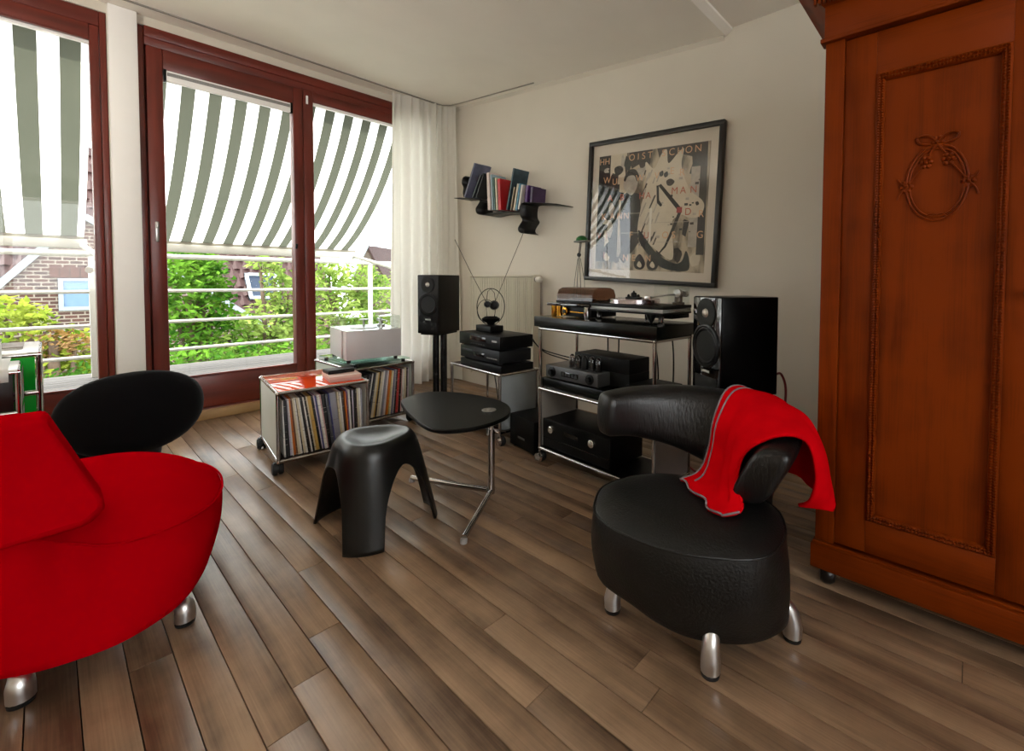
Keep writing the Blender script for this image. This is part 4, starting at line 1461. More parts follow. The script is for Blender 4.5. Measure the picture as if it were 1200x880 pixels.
VEN = M('black_ash_veneer', '#120e0b', 0.5, vary=0.5, spec=.2, scale=3, stretch=(30, 30, 0.6))
spl = speaker('black loudspeaker in front of the white curtain, on its stand', (-3.215, 1.861, 0), math.radians(23), 0.19, 0.28, 0.632, 1.081, M('matt_black_baffle', '#0c0c0d', 0.45, spec=.25), VEN, False)
stand('black twin-column stand under the speaker by the curtain', (-3.215, 1.861, 0), math.radians(23), 0.19, 0.28, 0.631, M('column_black', '#0e0d0d', 0.25, vary=.05))
spr = speaker('large gloss black loudspeaker between chrome rack and wardrobe', (-0.88, 1.785, 0), math.radians(-30), 0.19, 0.27, 0.588, 0.984, BLACKG, M('black_piano_lacquer', '#030303', 0.3, vary=.02, spec=.08), True)
stand('dark stand under the gloss black speaker behind the leather armchair', (-0.88, 1.785, 0), math.radians(-30), 0.19, 0.27, 0.587, M('column_black', '#0e0d0d', 0.25, vary=.05))
cb = MB().tube(cr([(-0.60, 1.955, 0.66), (-0.595, 2.02, 0.655), (-0.575, 2.02, 0.60), (-0.57, 1.99, 0.50), (-0.58, 1.95, 0.30), (-0.62, 1.95, 0.09), (-0.75, 2.05, 0.006), (-1.2, 2.35, 0.006)], 6), 0.005, 8).build('speaker_cable', M('cable_red', '#7c1418', .5))
tag(cb, 'dark red cable hanging behind the gloss black speaker', 'cable')

# ------------------------------------------------------------------ radiator
RAD = M('radiator_enamel', '#cdc4b0', 0.45, vary=0.02)
rd = thing('radiator', 'cream ribbed panel radiator on the wall below the black bookshelf', 'radiator', (-3.2, 2.74, 0.12))
rx0, rx1, rz0, rz1 = -3.68, -2.80, 0.14, 1.085
rb = MB()
n = 36
P = []
for i in range(n):
    x = rx0 + (rx1 - rx0) * i / n
    wd_ = (rx1 - rx0) / n
    P += [(x, 2.690), (x + wd_ * .45, 2.690), (x + wd_ * .52, 2.712), (x + wd_ * .93, 2.712)]
P.append((rx1, 2.690))
rb.grid([[(x, y, z) for x, y in P] for z in (rz0 + .02, rz1 - .02)])
rb.build('ribbed_front', RAD, rd, smooth=0)
MB().bx(rx0 + .004, rx1 - .004, 2.714, 2.765, rz0, rz1 - 0.004, c=.004).build('panel', RAD, rd)
tg = MB().bx(rx0 - 0.002, rx1 + 0.002, 2.684, 2.766, rz1 - 0.012, rz1 + 0.004, c=.003)
tg.build('top_grille', RAD, rd)
for x in (rx0 - .003, rx1 - .001):
    MB().bx(x, x + .004, 2.686, 2.766, rz0, rz1).build('end_cheek', RAD, rd)
va = MB().lathe([(0.020, 0), (0.024, .004), (0.026, 0.045), (0.020, 0.052)], (rx1 + 0.012, 2.715, rz1 - 0.035), (1, 0, 0), 20).build('thermostat_knob', M('valve_white', '#ddd6c8', .4), rd)
MB().lathe([(0.017, -.012), (0.021, -.008), (0.021, 0.006), (0.017, .008)], (rx1 + 0.004, 2.715, rz1 - 0.035), (1, 0, 0), 20).build('dark_collar', M('valve_collar', '#4a4038', .4), va)

# ------------------------------------------------------------------ small chrome cart with hi-fi boxes
ct2 = thing('hifi_cart', 'small chrome trolley with dark red top in front of the radiator', 'trolley', (-2.80, 1.885, 0), math.radians(-4.6), rel=False)
W_, D_, ZT = 0.587, 0.30, 0.447
fr = MB()
for x in (0, W_):
    for y in (0, D_):
        fr.tube([(x, y, 0.075), (x, y, ZT)], 0.0095, 12)
        fr.lathe([(0.001, -0.0125), (0.009, -0.009), (0.0125, 0), (0.009, 0.009), (0.001, 0.0125)], (x, y, ZT), n=12)
for z in (0.082, ZT):
    for y in (0, D_):
        fr.tube([(0, y, z), (W_, y, z)], 0.0095, 12)
    for x in (0, W_):
        fr.tube([(x, 0, z), (x, D_, z)], 0.0095, 12)
fr.build('frame', CHROME, ct2)
MB().bx(.004, W_ - .004, .004, D_ - .004, ZT - .002, ZT + .007, c=.002).build('top_panel', M('dark_red_panel', '#2c1011', .25), ct2)
MB().bx(.008, W_ - .008, .008, D_ - .008, 0.078, 0.088).build('bottom_panel', M('dark_red_panel', '#2c1011', .25), ct2)
MB().bx(W_ - .004, W_ + .003, .011, D_ - .011, 0.095, ZT - .011, c=.002).build('side_panel', M('slate_grey_panel', '#858a8c', .4), ct2)
for x in (0, W_):
    for y in (0, D_):
        k_ = MB().lathe([(0.010, 0), (0.028, 0.001), (0.032, 0.008), (0.032, 0.024), (0.028, 0.031), (0.010, 0.032)], (x, y - 0.004, 0.032), (0, 1, 0), 20).build('caster', RUBBER, ct2)
        MB().lathe([(0.004, 0), (0.027, -.002), (0.022, -.016), (0.006, -.018)], (x, y - 0.0045, 0.032), (0, 1, 0), 20).tube([(x, y, .08), (x, y, .055)], .007).build('caster_cap', CHROME, k_)
MW2 = Matrix.Translation(ct2.location) @ Matrix.Rotation(ct2.rotation_euler.z, 4, 'Z')


def on(frame, name, label, cat, loc, rz=0.0, group=None):
    o = thing(name, label, cat, (0, 0, 0), rel=False, group=group)
    o.matrix_world = Matrix.Translation(frame.location) @ Matrix.Rotation(frame.rotation_euler.z, 4, 'Z') @ Matrix.Translation(loc) @ Matrix.Rotation(rz, 4, 'Z')
    return o


HF = M('hifi_black', '#0a0a0a', 0.42, vary=.05, spec=.15)
HFG = M('hifi_charcoal', '#17181a', 0.42, vary=.05, spec=.2)
HFB = M('hifi_display', '#070707', 0.1, vary=.02)
PRN = M('grey_print', '#8b8a86', .5, vary=.3, scale=200)
bp_ = on(ct2, 'equipment_base', 'flat black equipment base at the bottom of the stack on the trolley', 'base', (0.085, 0.018, ZT + .0075))
MB().bx(0, 0.49, 0, 0.262, 0.0, 0.045, c=.003).build('plinth', HF, bp_)
cdp = on(ct2, 'cd_player', 'charcoal disc player between tuner and base on the trolley', 'player', (0.09, 0.020, ZT + .0525))
MB().bx(0, 0.47, 0.008, 0.25, 0.014, 0.092, c=.003).build('case', HFG, cdp)
fp = MB().bx(0, 0.47, -0.004, 0.0078, 0.012, 0.094, c=.003).build('front_panel', HFG, cdp)
MB().bx(0.17, 0.30, -0.007, -0.004, 0.035, 0.062, c=.001).build('display', HFB, fp)
MB().bx(0.02, 0.15, -0.006, -0.004, 0.058, 0.072, c=.001).build('disc_tray', M('tray_grey', '#34363a', .4), fp)
for i in range(5):
    MB().bx(0.33 + i * .024, 0.348 + i * .024, -0.007, -0.004, 0.036, 0.042).build('button', PRN, fp)
for x in (.03, .43):
    for y in (.03, .22):
        MB().lathe([(0.016, 0), (0.018, .0135)], (x, y, 0), n=14).build('foot', RUBBER, cdp)
tun = on(ct2, 'tuner', 'black radio tuner topmost of the boxes on the trolley', 'tuner', (0.082, 0.016, ZT + .147))
MB().bx(0, 0.49, 0.008, 0.262, 0.008, 0.090, c=.003).build('case', HF, tun)
fp = MB().bx(0, 0.49, -0.004, 0.0078, 0.007, 0.091, c=.003).build('front_panel', HF, tun)
MB().bx(0.14, 0.33, -0.006, -0.004, 0.045, 0.075, c=.001).build('display', M('display_redblack', '#1f0706', .1), fp)
MB().bx(0.40, 0.455, -0.006, -0.004, 0.052, 0.064, c=.001).build('badge', PRN, fp)
for i in range(6):
    MB().bx(0.15 + i * .03, 0.17 + i * .03, -0.006, -0.004, 0.020, 0.026).build('button', M('button_dark', '#2b2b2b', .4), fp)
for x in (.03, .45):
    for y in (.03, .23):
        MB().lathe([(0.014, 0), (0.016, .0078)], (x, y, 0), n=14).build('foot', RUBBER, tun)
# indoor aerial
an = on(ct2, 'indoor_aerial', 'black loop aerial with two thin rods standing on the tuner', 'aerial', (0.245, 0.15, ZT + .2385), math.radians(55))
MB().bx(-0.085, 0.095, -0.055, 0.055, 0.0, 0.045, R=Matrix.Rotation(math.radians(-55), 4, 'Z'), c=.005).build('aerial_base', BLACK, an)
MB().loft([[(0.012 + q * math.cos(a), q * .6 * math.sin(a), z) for a in [2 * math.pi * i / 20 for i in range(20)]] for q, z in ((.022, .045), (.03, .06), (.060, .075), (.065, .09), (.040, .105), (.02, .10))]).build('hub', BLACK, an)
lp = [(0.012 + 0.095 * math.cos(a), 0.0, 0.172 + 0.128 * math.sin(a)) for a in [2 * math.pi * i / 48 - math.pi / 2 for i in range(49)]]
MB().tube(lp, 0.0028, 8).build('loop', BLACK, an)
lp = [(-0.02 + 0.062 * math.cos(a), 0.02, 0.142 + 0.080 * math.sin(a)) for a in [2 * math.pi * i / 40 - math.pi / 2 for i in range(41)]]
MB().tube(lp, 0.002, 8).build('inner_loop', BLACK, an)
MB().tube([(0.012 - 0.028, 0, .10), (0.012 - .034, 0, .2), (0.012 - .02, 0, .28), (.012, 0, .298), (0.012 + .024, 0, .27), (0.012 + .034, 0, .2), (0.012 + .026, 0, .10)], 0.002, 8).build('wire_hoop', BLACK, an)
kn = MB().lathe([(0.001, -.022), (0.018, -.020), (0.024, 0), (0.018, .02), (.001, .022)], (-0.012, 0, .19), (0, 1, 0), 20)
kn.lathe([(0.001, -.026), (0.026, -.022), (0.034, 0), (0.026, .022), (.001, .026)], (0.035, 0, .183), (0, 1, 0), 20)
kn.build('tuning_knob', BLACK, an)
WIREM = M('aerial_rod', '#4a453f', .3, .7)
MB().tube([(-0.012, 0, .19), (-0.13, 0.03, .42), (-0.235, 0.05, .64)], 0.0022, 6).build('rod', WIREM, an)
MB().tube([(0.035, 0, .19), (0.14, 0.03, .45), (0.25, 0.05, .72)], 0.0022, 6).build('rod', WIREM, an)

# things on the trolley's lower panel and behind it
wdp = on(ct2, 'wooden_tray', 'small orange-brown wooden tray on the lower shelf of the trolley', 'tray', (0.03, 0.06, .0885))
wt = M('orange_wood', '#9a5a24', .45, vary=.2, scale=6)
MB().bx(0, .2, 0, .15, 0, .012, c=.003).build('tray_base', wt, wdp)
MB().bx(0, .2, 0, .008, .012, .05, c=.002).bx(0, .2, .142, .15, .012, .05, c=.002).bx(0, .008, .008, .142, .012, .05).bx(.192, .2, .008, .142, .012, .05).build('rim', wt, wdp)
ps = on(ct2, 'power_strip', 'black power supply box on the lower shelf of the trolley', 'box', (0.30, 0.04, .0885))
MB().bx(0, .22, 0, .20, 0, .09, c=.006).build('case', BLACK, ps)
MB().bx(0.02, .20, 0.02, .06, .0902, .105, c=.004).build('plug', RUBBER, ps)
pp2 = MB().bx(0, .13, 0, .16, 0, .004).build('paper', PAP)
pp2.matrix_world = MW2 @ Matrix.Translation((.06, .075, .141)) @ Matrix.Rotation(math.radians(12), 4, 'Z')
tag(pp2, 'white leaflet lying across the small wooden tray', 'paper')
cbl = MB().tube(cr([(-2.72, 2.16, 0.62), (-2.73, 2.23, 0.50), (-2.715, 2.20, 0.36), (-2.64, 2.16, 0.25), (-2.55, 2.10, 0.19)], 6), 0.004, 8).build('cable', BLACK)
tag(cbl, 'thin black cable hanging behind the trolley', 'cable')
cbl = MB().tube(cr([(-2.20, 2.10, 0.66), (-2.12, 2.10, 0.60), (-1.95, 2.10, 0.575), (-1.70, 2.105, 0.56)], 6), 0.004, 8).tube(cr([(-2.20, 2.11, 0.64), (-2.10, 2.12, 0.575), (-1.93, 2.12, 0.55), (-1.70, 2.115, 0.53)], 6), 0.004, 8).build('cable', BLACK)
tag(cbl, 'two black leads running between trolley stack and chrome rack', 'cable')
# black box on the floor
fb = thing('power_box', 'black equipment box standing on the floor between trolley and rack', 'box', (-2.19, 1.90, 0), math.radians(-10), rel=False)
MB().bx(0, .27, 0, .27, 0.012, 0.205, c=.005).build('case', HF, fb)
MB().bx(0.095, .17, -.002, .001, .07, .082).build('badge', M('badge_dim', '#4b4a47', .5), fb)
for x in (.03, .24):
    for y in (.03, .24):
        MB().lathe([(0.016, 0), (0.018, .0125)], (x, y, 0), n=14).build('foot', RUBBER, fb)

# ------------------------------------------------------------------ chrome rack
rk = thing('hifi_rack', 'tall chrome rack on casters with black slab shelves below the picture', 'rack', (-1.857, 1.838, 0), math.radians(-4), rel=False)
W_, D_ = 0.79, 0.30
fr = MB()
for x in (0, W_):
    for y in (0, D_):
        fr.tube([(x, y, 0.075), (x, y, 0.772)], 0.0095, 12)
        for z in (0.080, 0.426, 0.772):
            fr.lathe([(0.001, -0.0125), (0.009, -0.009), (0.0125, 0), (0.009, 0.009), (0.001, 0.0125)], (x, y, z), n=12)
for z in (0.080, 0.426, 0.772):
    for y in (0, D_):
        fr.tube([(0, y, z), (W_, y, z)], 0.0095, 12)
    for x in (0, W_):
        fr.tube([(x, 0, z), (x, D_, z)], 0.0095, 12)
fr.build('frame', CHROME, rk)
SLAB = M('black_oak_slab', '#070907', .25, vary=.3, scale=4, spec=.25, stretch=(1, 14, 14))
MB().bx(-.03, .815, -.022, .325, 0.7835, 0.840, c=.003).build('top_slab', SLAB, rk)
MB().bx(.012, W_ - .012, .002, D_ - .012, 0.4365, 0.492, c=.002).build('middle_slab', SLAB, rk)
MB().bx(.008, W_ - .008, .008, D_ - .008, 0.080, 0.088).build('bottom_panel', BLACK, rk)
MB().bx(W_ - .004, W_ + .003, .011, D_ - .011, 0.092, 0.414, c=.002).build('side_panel', M('silver_grey_panel', '#a8a2a0', .4, .2), rk)
MB().bx(-.003, .004, .011, D_ - .011, 0.092, 0.414, c=.002).build('side_panel', M('rack_grey_panel', '#8f8a84', .4), rk)
for x in (0, W_):
    for y in (0, D_):
        k_ = MB().lathe([(0.010, 0), (0.027, 0.001), (0.031, 0.008), (0.031, 0.024), (0.027, 0.031), (0.010, 0.032)], (x, y - 0.004, 0.031), (0, 1, 0), 20).build('caster', RUBBER, rk)
        MB().lathe([(0.004, 0), (0.027, -.002), (0.022, -.018), (0.006, -.020)], (x, y - 0.0045, 0.031), (0, 1, 0), 20).tube([(x, y, .08), (x, y, .058)], .007).build('caster_cap', CHROME, k_)

ZK = 0.8405
# big record deck
dk_ = on(rk, 'turntable', 'black turntable with silver platter and tonearm at the right of the rack top', 'turntable', (0.335, 0.055, ZK))
for x, y in ((0.03, 0.04), (0.43, 0.03)):
    MB().lathe([(0.018, 0), (0.020, .006), (0.012, .014), (0.013, .034), (0.022, .046)], (x, y, 0), n=20).build('foot', CHROME, dk_)
MB().lathe([(0.003, 0), (0.024, .038), (.024, .046)], (0.37, 0.035, 0), n=20).build('cone_foot', BLACK, dk_)
MB().lathe([(0.018, 0), (0.022, .046)], (0.22, 0.22, 0), n=20).build('foot', CHROME, dk_)
MB().bx(0, .46, 0, .25, .0465, .056, c=.003).build('plinth', BLACK, dk_)
MB().bx(0.001, .459, .001, .249, .0562, .072, c=.002).build('grey_layer', M('grey_layer', '#8e8f8c', .35, .3), dk_)
MB().bx(0, .46, 0, .25, .0722, .088, c=.003).build('plinth_top', BLACK, dk_)
MB().bx(.30, .45, 0.09, 0.245, .024, .046, c=.003).build('motor_box', BLACK, dk_)
pt = MB().lathe([(0.128, .0885), (0.135, .091), (0.135, .110), (0.131, .114), (0.02, .114)], (0.185, 0.138, 0), n=56).build('platter', M('platter_silver', '#c9bfc4', .18, 1.0, vary=.02), dk_)
cl = MB().lathe([(0.045, .114), (0.045, .120), (0.018, .126), (0.014, .142), (0.006, .146), (0.003, .154)], (0.185, 0.138, 0), n=24)
for a in range(3):
    cl.lathe([(0.008, .120), (0.007, .130), (0.003, .136)], (0.185 + .03 * math.cos(a * 2.1), 0.138 + .03 * math.sin(a * 2.1), 0), n=12)
cl.build('clamp', BLACK, pt)
ta = MB().lathe([(0.030, .0885), (0.030, .100), (0.020, .102), (0.018, .150), (0.010, .155)], (0.415, 0.20, 0), n=22).build('tonearm_base', M('arm_dark', '#4a4038', .3, .6), dk_)
MB().tube([(0.42, .215, .140), (0.40, .12, .138), (0.315, .09, .124)], .0048, 10).lathe([(0.016, -.014), (0.016, .014)], (0.428, 0.235, .141), (0, 1, 0), 18).lathe([(0.020, -.008), (0.020, .008)], (0.425, 0.18, .146), (0, 1, 0), 18).bx(.295, .33, .08, .10, .116, .130, c=.002).build('tonearm', STEEL, ta)
cvr = MB()
cvr.bx(.245, .455, .235, .238, .090, .185).bx(.452, .455, .05, .235, .090, .185)
cvr.build('clear_screen', ACRYL, dk_)
# small motor unit with gold weights
go = on(rk, 'phono_unit', 'low dark hi-fi unit with gold cylinders at the left of the rack top', 'phono unit', (0.0, 0.02, ZK))
GOLD = M('polished_brass', '#c78f35', .15, 1.0, vary=.03)
MB().bx(0.01, .345, 0.02, .27, .062, .078, c=.003).build('top_plate', BLACKG, go)
MB().bx(0.12, .33, 0.05, .26, .006, .0615, c=.003).build('chassis', HF, go)
for x, y in ((0.045, .045), (0.30, .05)):
    MB().lathe([(.014, 0), (.016, .006), (.016, .0615)], (x, y, 0), n=20).build('corner_post', CHROME if x > .2 else GOLD, go)
MB().lathe([(.014, .0), (.014, .0615)], (.05, .24, 0), n=18).build('corner_post', GOLD, go)
MB().lathe([(.018, 0), (.018, .056)], (.075, .06, .003), n=24).build('gold_weight', GOLD, go)
gk = MB().lathe([(.022, 0), (.022, .016), (.016, .018)], (.145, .048, .034), (0, -1, 0), 24).build('gold_knob', GOLD, go)
MB().lathe([(.012, .0182), (.012, .022)], (.145, .048, .034), (0, -1, 0), 20).build('knob_face', BLACK, gk)
MB().tube([(.17, .046, .032), (.31, .046, .030)], .003).build('gold_rod', GOLD, go)
# smoked domed cover with a deck inside
sm = on(rk, 'covered_turntable', 'small turntable under a smoked brown domed cover behind the gold unit', 'turntable', (0.05, 0.075, ZK + .079))
MB().bx(0.0, .285, 0.0, .20, 0, .014, c=.003).build('deck', BLACK, sm)
MB().lathe([(.075, .0145), (.075, .022)], (.12, .1, 0), n=32).build('platter', M('platter_grey', '#77706c', .3, .7), sm)
SMK = glass('smoked_acrylic', (0.40, 0.27, 0.20), 1.0)
dm = MB()
prof = [(0.004, .0145), (0.004, .045), (0.018, .074), (0.05, .086), (0.10, .088), (0.15, .086), (0.182, .074), (0.196, .045), (0.196, .0145)]
dm.loft([[(x, y, z) for y, z in prof] for x in (0.004, .281)], closed=False, cap0=False, cap1=False)
dm.poly([(0.004, y, z) for y, z in prof]).poly([(0.281, y, z) for y, z in prof])
dm.build('smoked_cover', SMK, sm, smooth=50)
# desk lamp
la = on(rk, 'desk_lamp', 'slim spring-arm desk lamp with small green head behind the smoked cover', 'lamp', (0.012, 0.298, ZK))
MB().lathe([(.024, 0), (.026, .004), (.024, .018), (.010, .024)], n=24).build('lamp_base', BLACK, la)
ARM = M('lamp_arm', '#5d5a55', .3, .8)
MB().tube([(-.018, 0, .02), (-.014, 0, .15), (0.0, 0, .36)], .0024, 8).build('arm', ARM, la)
MB().tube([(.026, 0, .02), (.020, 0, .15), (0.006, 0, .36)], .0024, 8).build('arm', ARM, la)
MB().tube([(-.050, 0, .03), (-.034, 0, .2), (-.008, 0, .34)], .0018, 6).tube([(.060, 0, .03), (.05, 0, .2), (.016, 0, .34)], .0018, 6).build('spring', ARM, la)
MB().lathe([(.012, -.006), (.012, .006)], (0.003, 0, .362), (0, 1, 0), 14).build('joint', BLACK, la)
MB().tube([(0.0, 0, .362), (.022, -.01, .44)], .003, 8).tube([(.010, 0, .362), (.032, -.01, .44)], .003, 8).build('upper_arm', ARM, la)
LG = M('lamp_green', '#0d5a20', .3, vary=.05)
MB().bx(-.015, .085, -.03, .02, .436, .447, c=.003).build('head_plate', M('lamp_head_grey', '#6b6d68', .4), la)
MB().lathe([(.036, .4472), (.033, .462), (.020, .474), (.006, .478)], (.030, -.005, 0), n=24).build('green_shade', LG, la)

# valve amplifier on the middle slab
am = on(rk, 'valve_amplifier', 'grey fronted valve amplifier with exposed tubes on the middle shelf', 'amplifier', (0.03, 0.02, .4925))
MB().bx(0, .40, .0, .22, .004, .074, c=.003).build('chassis', M('amp_grey', '#3f3f3d', .4, .3), am)
fp = MB().bx(0.001, .399, -.004, -.0003, .006, .072, c=.001).build('front_panel', M('amp_grey_front', '#454546', .4, .3), am)
for x in (.055, .345):
    MB().lathe([(.028, 0), (.028, .004), (.016, .006), (.014, .022)], (x, -.004, .038), (0, -1, 0), 26).build('dial', BLACK, fp)
MB().bx(.13, .26, -.007, -.004, .024, .052, c=.001).build('display', HFB, fp)
for i in range(5):
    MB().bx(.137 + i * .025, .152 + i * .025, -.0085, -.007, .030, .046).build('button', M('button_dark', '#2b2b2b', .4), fp)
GT = glass('tube_glass', (.62, .60, .58), 1.6)
for i, x in enumerate((.165, .215, .262, .315, .362)):
    vt = MB().lathe([(.017, .0745), (.018, .080), (.018, .128), (.012, .142), (.002, .147)], (x, .045, 0), n=18).build('valve', GT if i != 2 else BLACK, am)
    MB().lathe([(.010, .076), (.010, .118)], (x, .045, 0), n=10).build('valve_core', M('valve_grey', '#3b3a3a', .4, .6), vt)
    MB().lathe([(.009, .136), (.011, .143), (.004, .1475)], (x, .045, 0), n=12).build('valve_getter', CHROME, vt)
MB().bx(.14, .53, .09, .262, .0745, .150, c=.003).bx(.402, .53, .09, .262, .004, .0745).build('transformer_cover', M('cover_black', '#0a0a09', .55, spec=.15), am)
fx = on(rk, 'flat_box', 'flat black box at the right end of the middle shelf', 'box', (.585, .05, .4925))
MB().bx(0, .185, 0, .22, .002, .042, c=.003).build('case', M('cover_black', '#0a0a09', .55, spec=.15), fx)
MB().bx(.01, .03, -.003, .0, .012, .022).build('switch', STEEL, fx)
# power amplifier below
pa = on(rk, 'power_amplifier', 'black amplifier with two silver knobs on the bottom of the rack', 'amplifier', (.02, .012, .0885))
MB().bx(0, .50, .008, .27, .012, .165, c=.003).build('case', HF, pa)
fp = MB().bx(-.002, .502, -.005, .0078, .010, .167, c=.003).build('front_panel', HF, pa)
for x in (.075, .385):
    MB().lathe([(.020, 0), (.020, .016), (.016, .019), (.001, .0195)], (x, -.005, .118), (0, -1, 0), 26).build('knob', M('knob_silver', '#d2cfc8', .25, .9), fp)
MB().bx(.17, .28, -.007, -.005, .105, .130, c=.001).build('display', HFB, fp)
MB().bx(0.0, .50, -.0065, -.005, .060, .064).build('panel_groove', HFB, fp)
for x in (.04, .46):
    for y in (.03, .24):
        MB().lathe([(.016, 0), (.018, .0117)], (x, y, 0), n=14).build('foot', RUBBER, pa)
for i, (pts, lb) in enumerate((([(-1.62, 2.165, .78), (-1.63, 2.18, .66), (-1.62, 2.17, .50), (-1.60, 2.17, .2), (-1.62, 2.17, .02)], 'left cable hanging down behind the chrome rack'),
                               ([(-1.54, 2.165, .78), (-1.55, 2.18, .66), (-1.56, 2.18, .50), (-1.56, 2.17, .22), (-1.50, 2.17, .02)], 'middle cable hanging down behind the chrome rack'),
                               ([(-1.30, 2.145, .78), (-1.29, 2.155, .70), (-1.27, 2.15, .60), (-1.26, 2.14, .45), (-1.27, 2.14, .02)], 'curved cable behind the valve amplifier'),
                               ([(-1.18, 2.135, .78), (-1.17, 2.14, .66), (-1.17, 2.14, .5), (-1.18, 2.13, .02)], 'rightmost cable hanging behind the chrome rack'))):
    o = MB().tube(cr(pts, 5), .0042, 8).build('cable', BLACK)
    tag(o, lb, 'cable')

# ------------------------------------------------------------------ framed picture
pf = thing('framed_picture', 'large square black framed collage print hanging above the rack', 'picture', (-1.728, YB - .012, 1.55))
pf.rotation_euler = (0, math.radians(2.6), math.radians(1.2))
pf['_base'] = (0, 0, 0)
hw, hh, fw_ = 0.532, 0.525, 0.030
FRM = M('frame_black_wood', '#15120f', .4, vary=.2, scale=10)
for nm, q in (('frame_bar', (-hw, hw, hh - fw_, hh)), ('frame_bar', (-hw, hw, -hh, -hh + fw_)), ('frame_bar', (-hw, -hw + fw_, -hh + fw_, hh - fw_)), ('frame_bar', (hw - fw_, hw, -hh + fw_, hh - fw_))):
    MB().bx(q[0], q[1], -.045, -.002, q[2], q[3], c=.002).build(nm, FRM, pf)
MB().bx(-hw + fw_, hw - fw_, -.016, -.003, -hh + fw_, hh - fw_).build('mount', M('mount_cream', '#cfc3b2', .8, vary=.02), pf)
ax0, ax1, az0, az1 = -.445, .440, -.435, .412
artn = bpy.data.materials.new('collage_print')
artn.use_nodes = True
nt = artn.node_tree
N, L = nt.nodes.new, nt.links.new
bs_ = nt.nodes['Principled BSDF']
tc = N('ShaderNodeTexCoord')
mp = N('ShaderNodeMapping')
mp.inputs['Scale'].default_value = (7, 1, 2.5)
L(tc.outputs['Object'], mp.inputs[0])
v1 = N('ShaderNodeTexNoise')
v1.inputs['Scale'].default_value = 1.6
v1.inputs['Detail'].default_value = 6
L(mp.outputs[0], v1.inputs['Vector'])
rp = N('ShaderNodeValToRGB')
rp.color_ramp.elements[0].position = .40
rp.color_ramp.elements[1].position = .55
rp.color_ramp.elements[0].color = lin('#5f5648') + [1]
rp.color_ramp.elements[1].color = lin('#b7a68c') + [1]
L(v1.outputs[0], rp.inputs[0])
L(rp.outputs[0], bs_.inputs['Base Color'])
bs_.inputs['Roughness'].default_value = .7
pr = MB().bx(ax0, ax1, -.0185, -.0162, az0, az1).build('print', artn, pf)
INK = M('print_ink_dark', '#14110d', .7, vary=.3, scale=18)
INK2 = M('print_ink_umber', '#2e271f', .7, vary=.4, scale=25)
PALE = M('print_pale', '#c8bba4', .7, vary=.08, scale=12)
PALE2 = M('print_skin_grey', '#a89e90', .7, vary=.2, scale=25)
TEAL = M('print_dark_teal', '#18201c', .7, vary=.3, scale=20)
LET = M('print_letter_cream', '#cda079', .7, vary=.1)
LETR = M('print_letter_red', '#a8523c', .7, vary=.1)


def flat(pts, mat, nm, lay):
    """a printed shape; u,v run 0..1 from the print's top left"""
    y = -.0187 - .00012 * lay
    P = [(ax0 + u * (ax1 - ax0), y, az1 - v * (az1 - az0)) for u, v in pts]
    return MB().poly(P).build(nm, mat, pr, smooth=0)


def rect(u0, v0, u1, v1):
    return [(u0, v0), (u1, v0), (u1, v1), (u0, v1)]


# background patches: dark torn strips, pale panels
flat(rect(0.0, .0, .12, .27), INK, 'dark_strip', 0)
flat(rect(.12, .0, .28, .20), PALE, 'pale_panel', 0)
flat([(.30, 0), (.52, 0), (.50, .12), (.44, .20), (.40, .11), (.33, .14)], INK2, 'dark_strip', 0)
flat([(.56, 0), (.98, 0), (.99, .62), (.90, .55), (.86, .10), (.74, .06), (.70, .16), (.62, .20)], INK2, 'dark_strip', 0)
flat(rect(.86, .18, .93, .80), PALE2, 'grey_strip', 1)
flat(rect(.93, .50, .99, .86), INK, 'dark_strip', 1)
flat(rect(0, .26, .22, .93), TEAL, 'dark_panel', 0)
flat(rect(.22, .70, .36, .98), PALE2, 'grey_panel', 0)
rp2 = random.Random(5)
for k in range(46):
    u, v = rp2.random() * .9 + .04, rp2.random() * .9 + .03
    a, b_ = rp2.uniform(.012, .07), rp2.uniform(.02, .11)
    pts = [(min(.99, max(.005, u + a * math.cos(q) * rp2.uniform(.5, 1.2))), min(.99, max(.005, v + b_ * math.sin(q) * rp2.uniform(.5, 1.2)))) for q in [2 * math.pi * i / 9 for i in range(9)]]
    flat(pts, rp2.choice((INK, INK2, PALE, PALE2, PALE2, TEAL, INK2)), 'torn_scrap', .2 + .015 * k)
# standing figure in a dark suit at the left
flat([(.24, .36), (.31, .33), (.42, .36), (.44, .52), (.42, .78), (.36, .86), (.26, .84), (.24, .60)], INK, 'dark_suit', 1)
flat(cr([(.26, .24), (.30, .165), (.36, .17), (.395, .24), (.385, .31), (.345, .36), (.30, .34), (.265, .30)], 6, True), PALE2, 'pale_face', 2)
flat(cr([(.26, .22), (.30, .15), (.37, .15), (.41, .22), (.39, .25), (.36, .20), (.30, .20), (.275, .24)], 6, True), INK, 'dark_hair', 3)
flat(cr([(.16, .12), (.21, .10), (.25, .13), (.23, .17), (.18, .18)], 5, True), INK, 'dark_hat', 2)
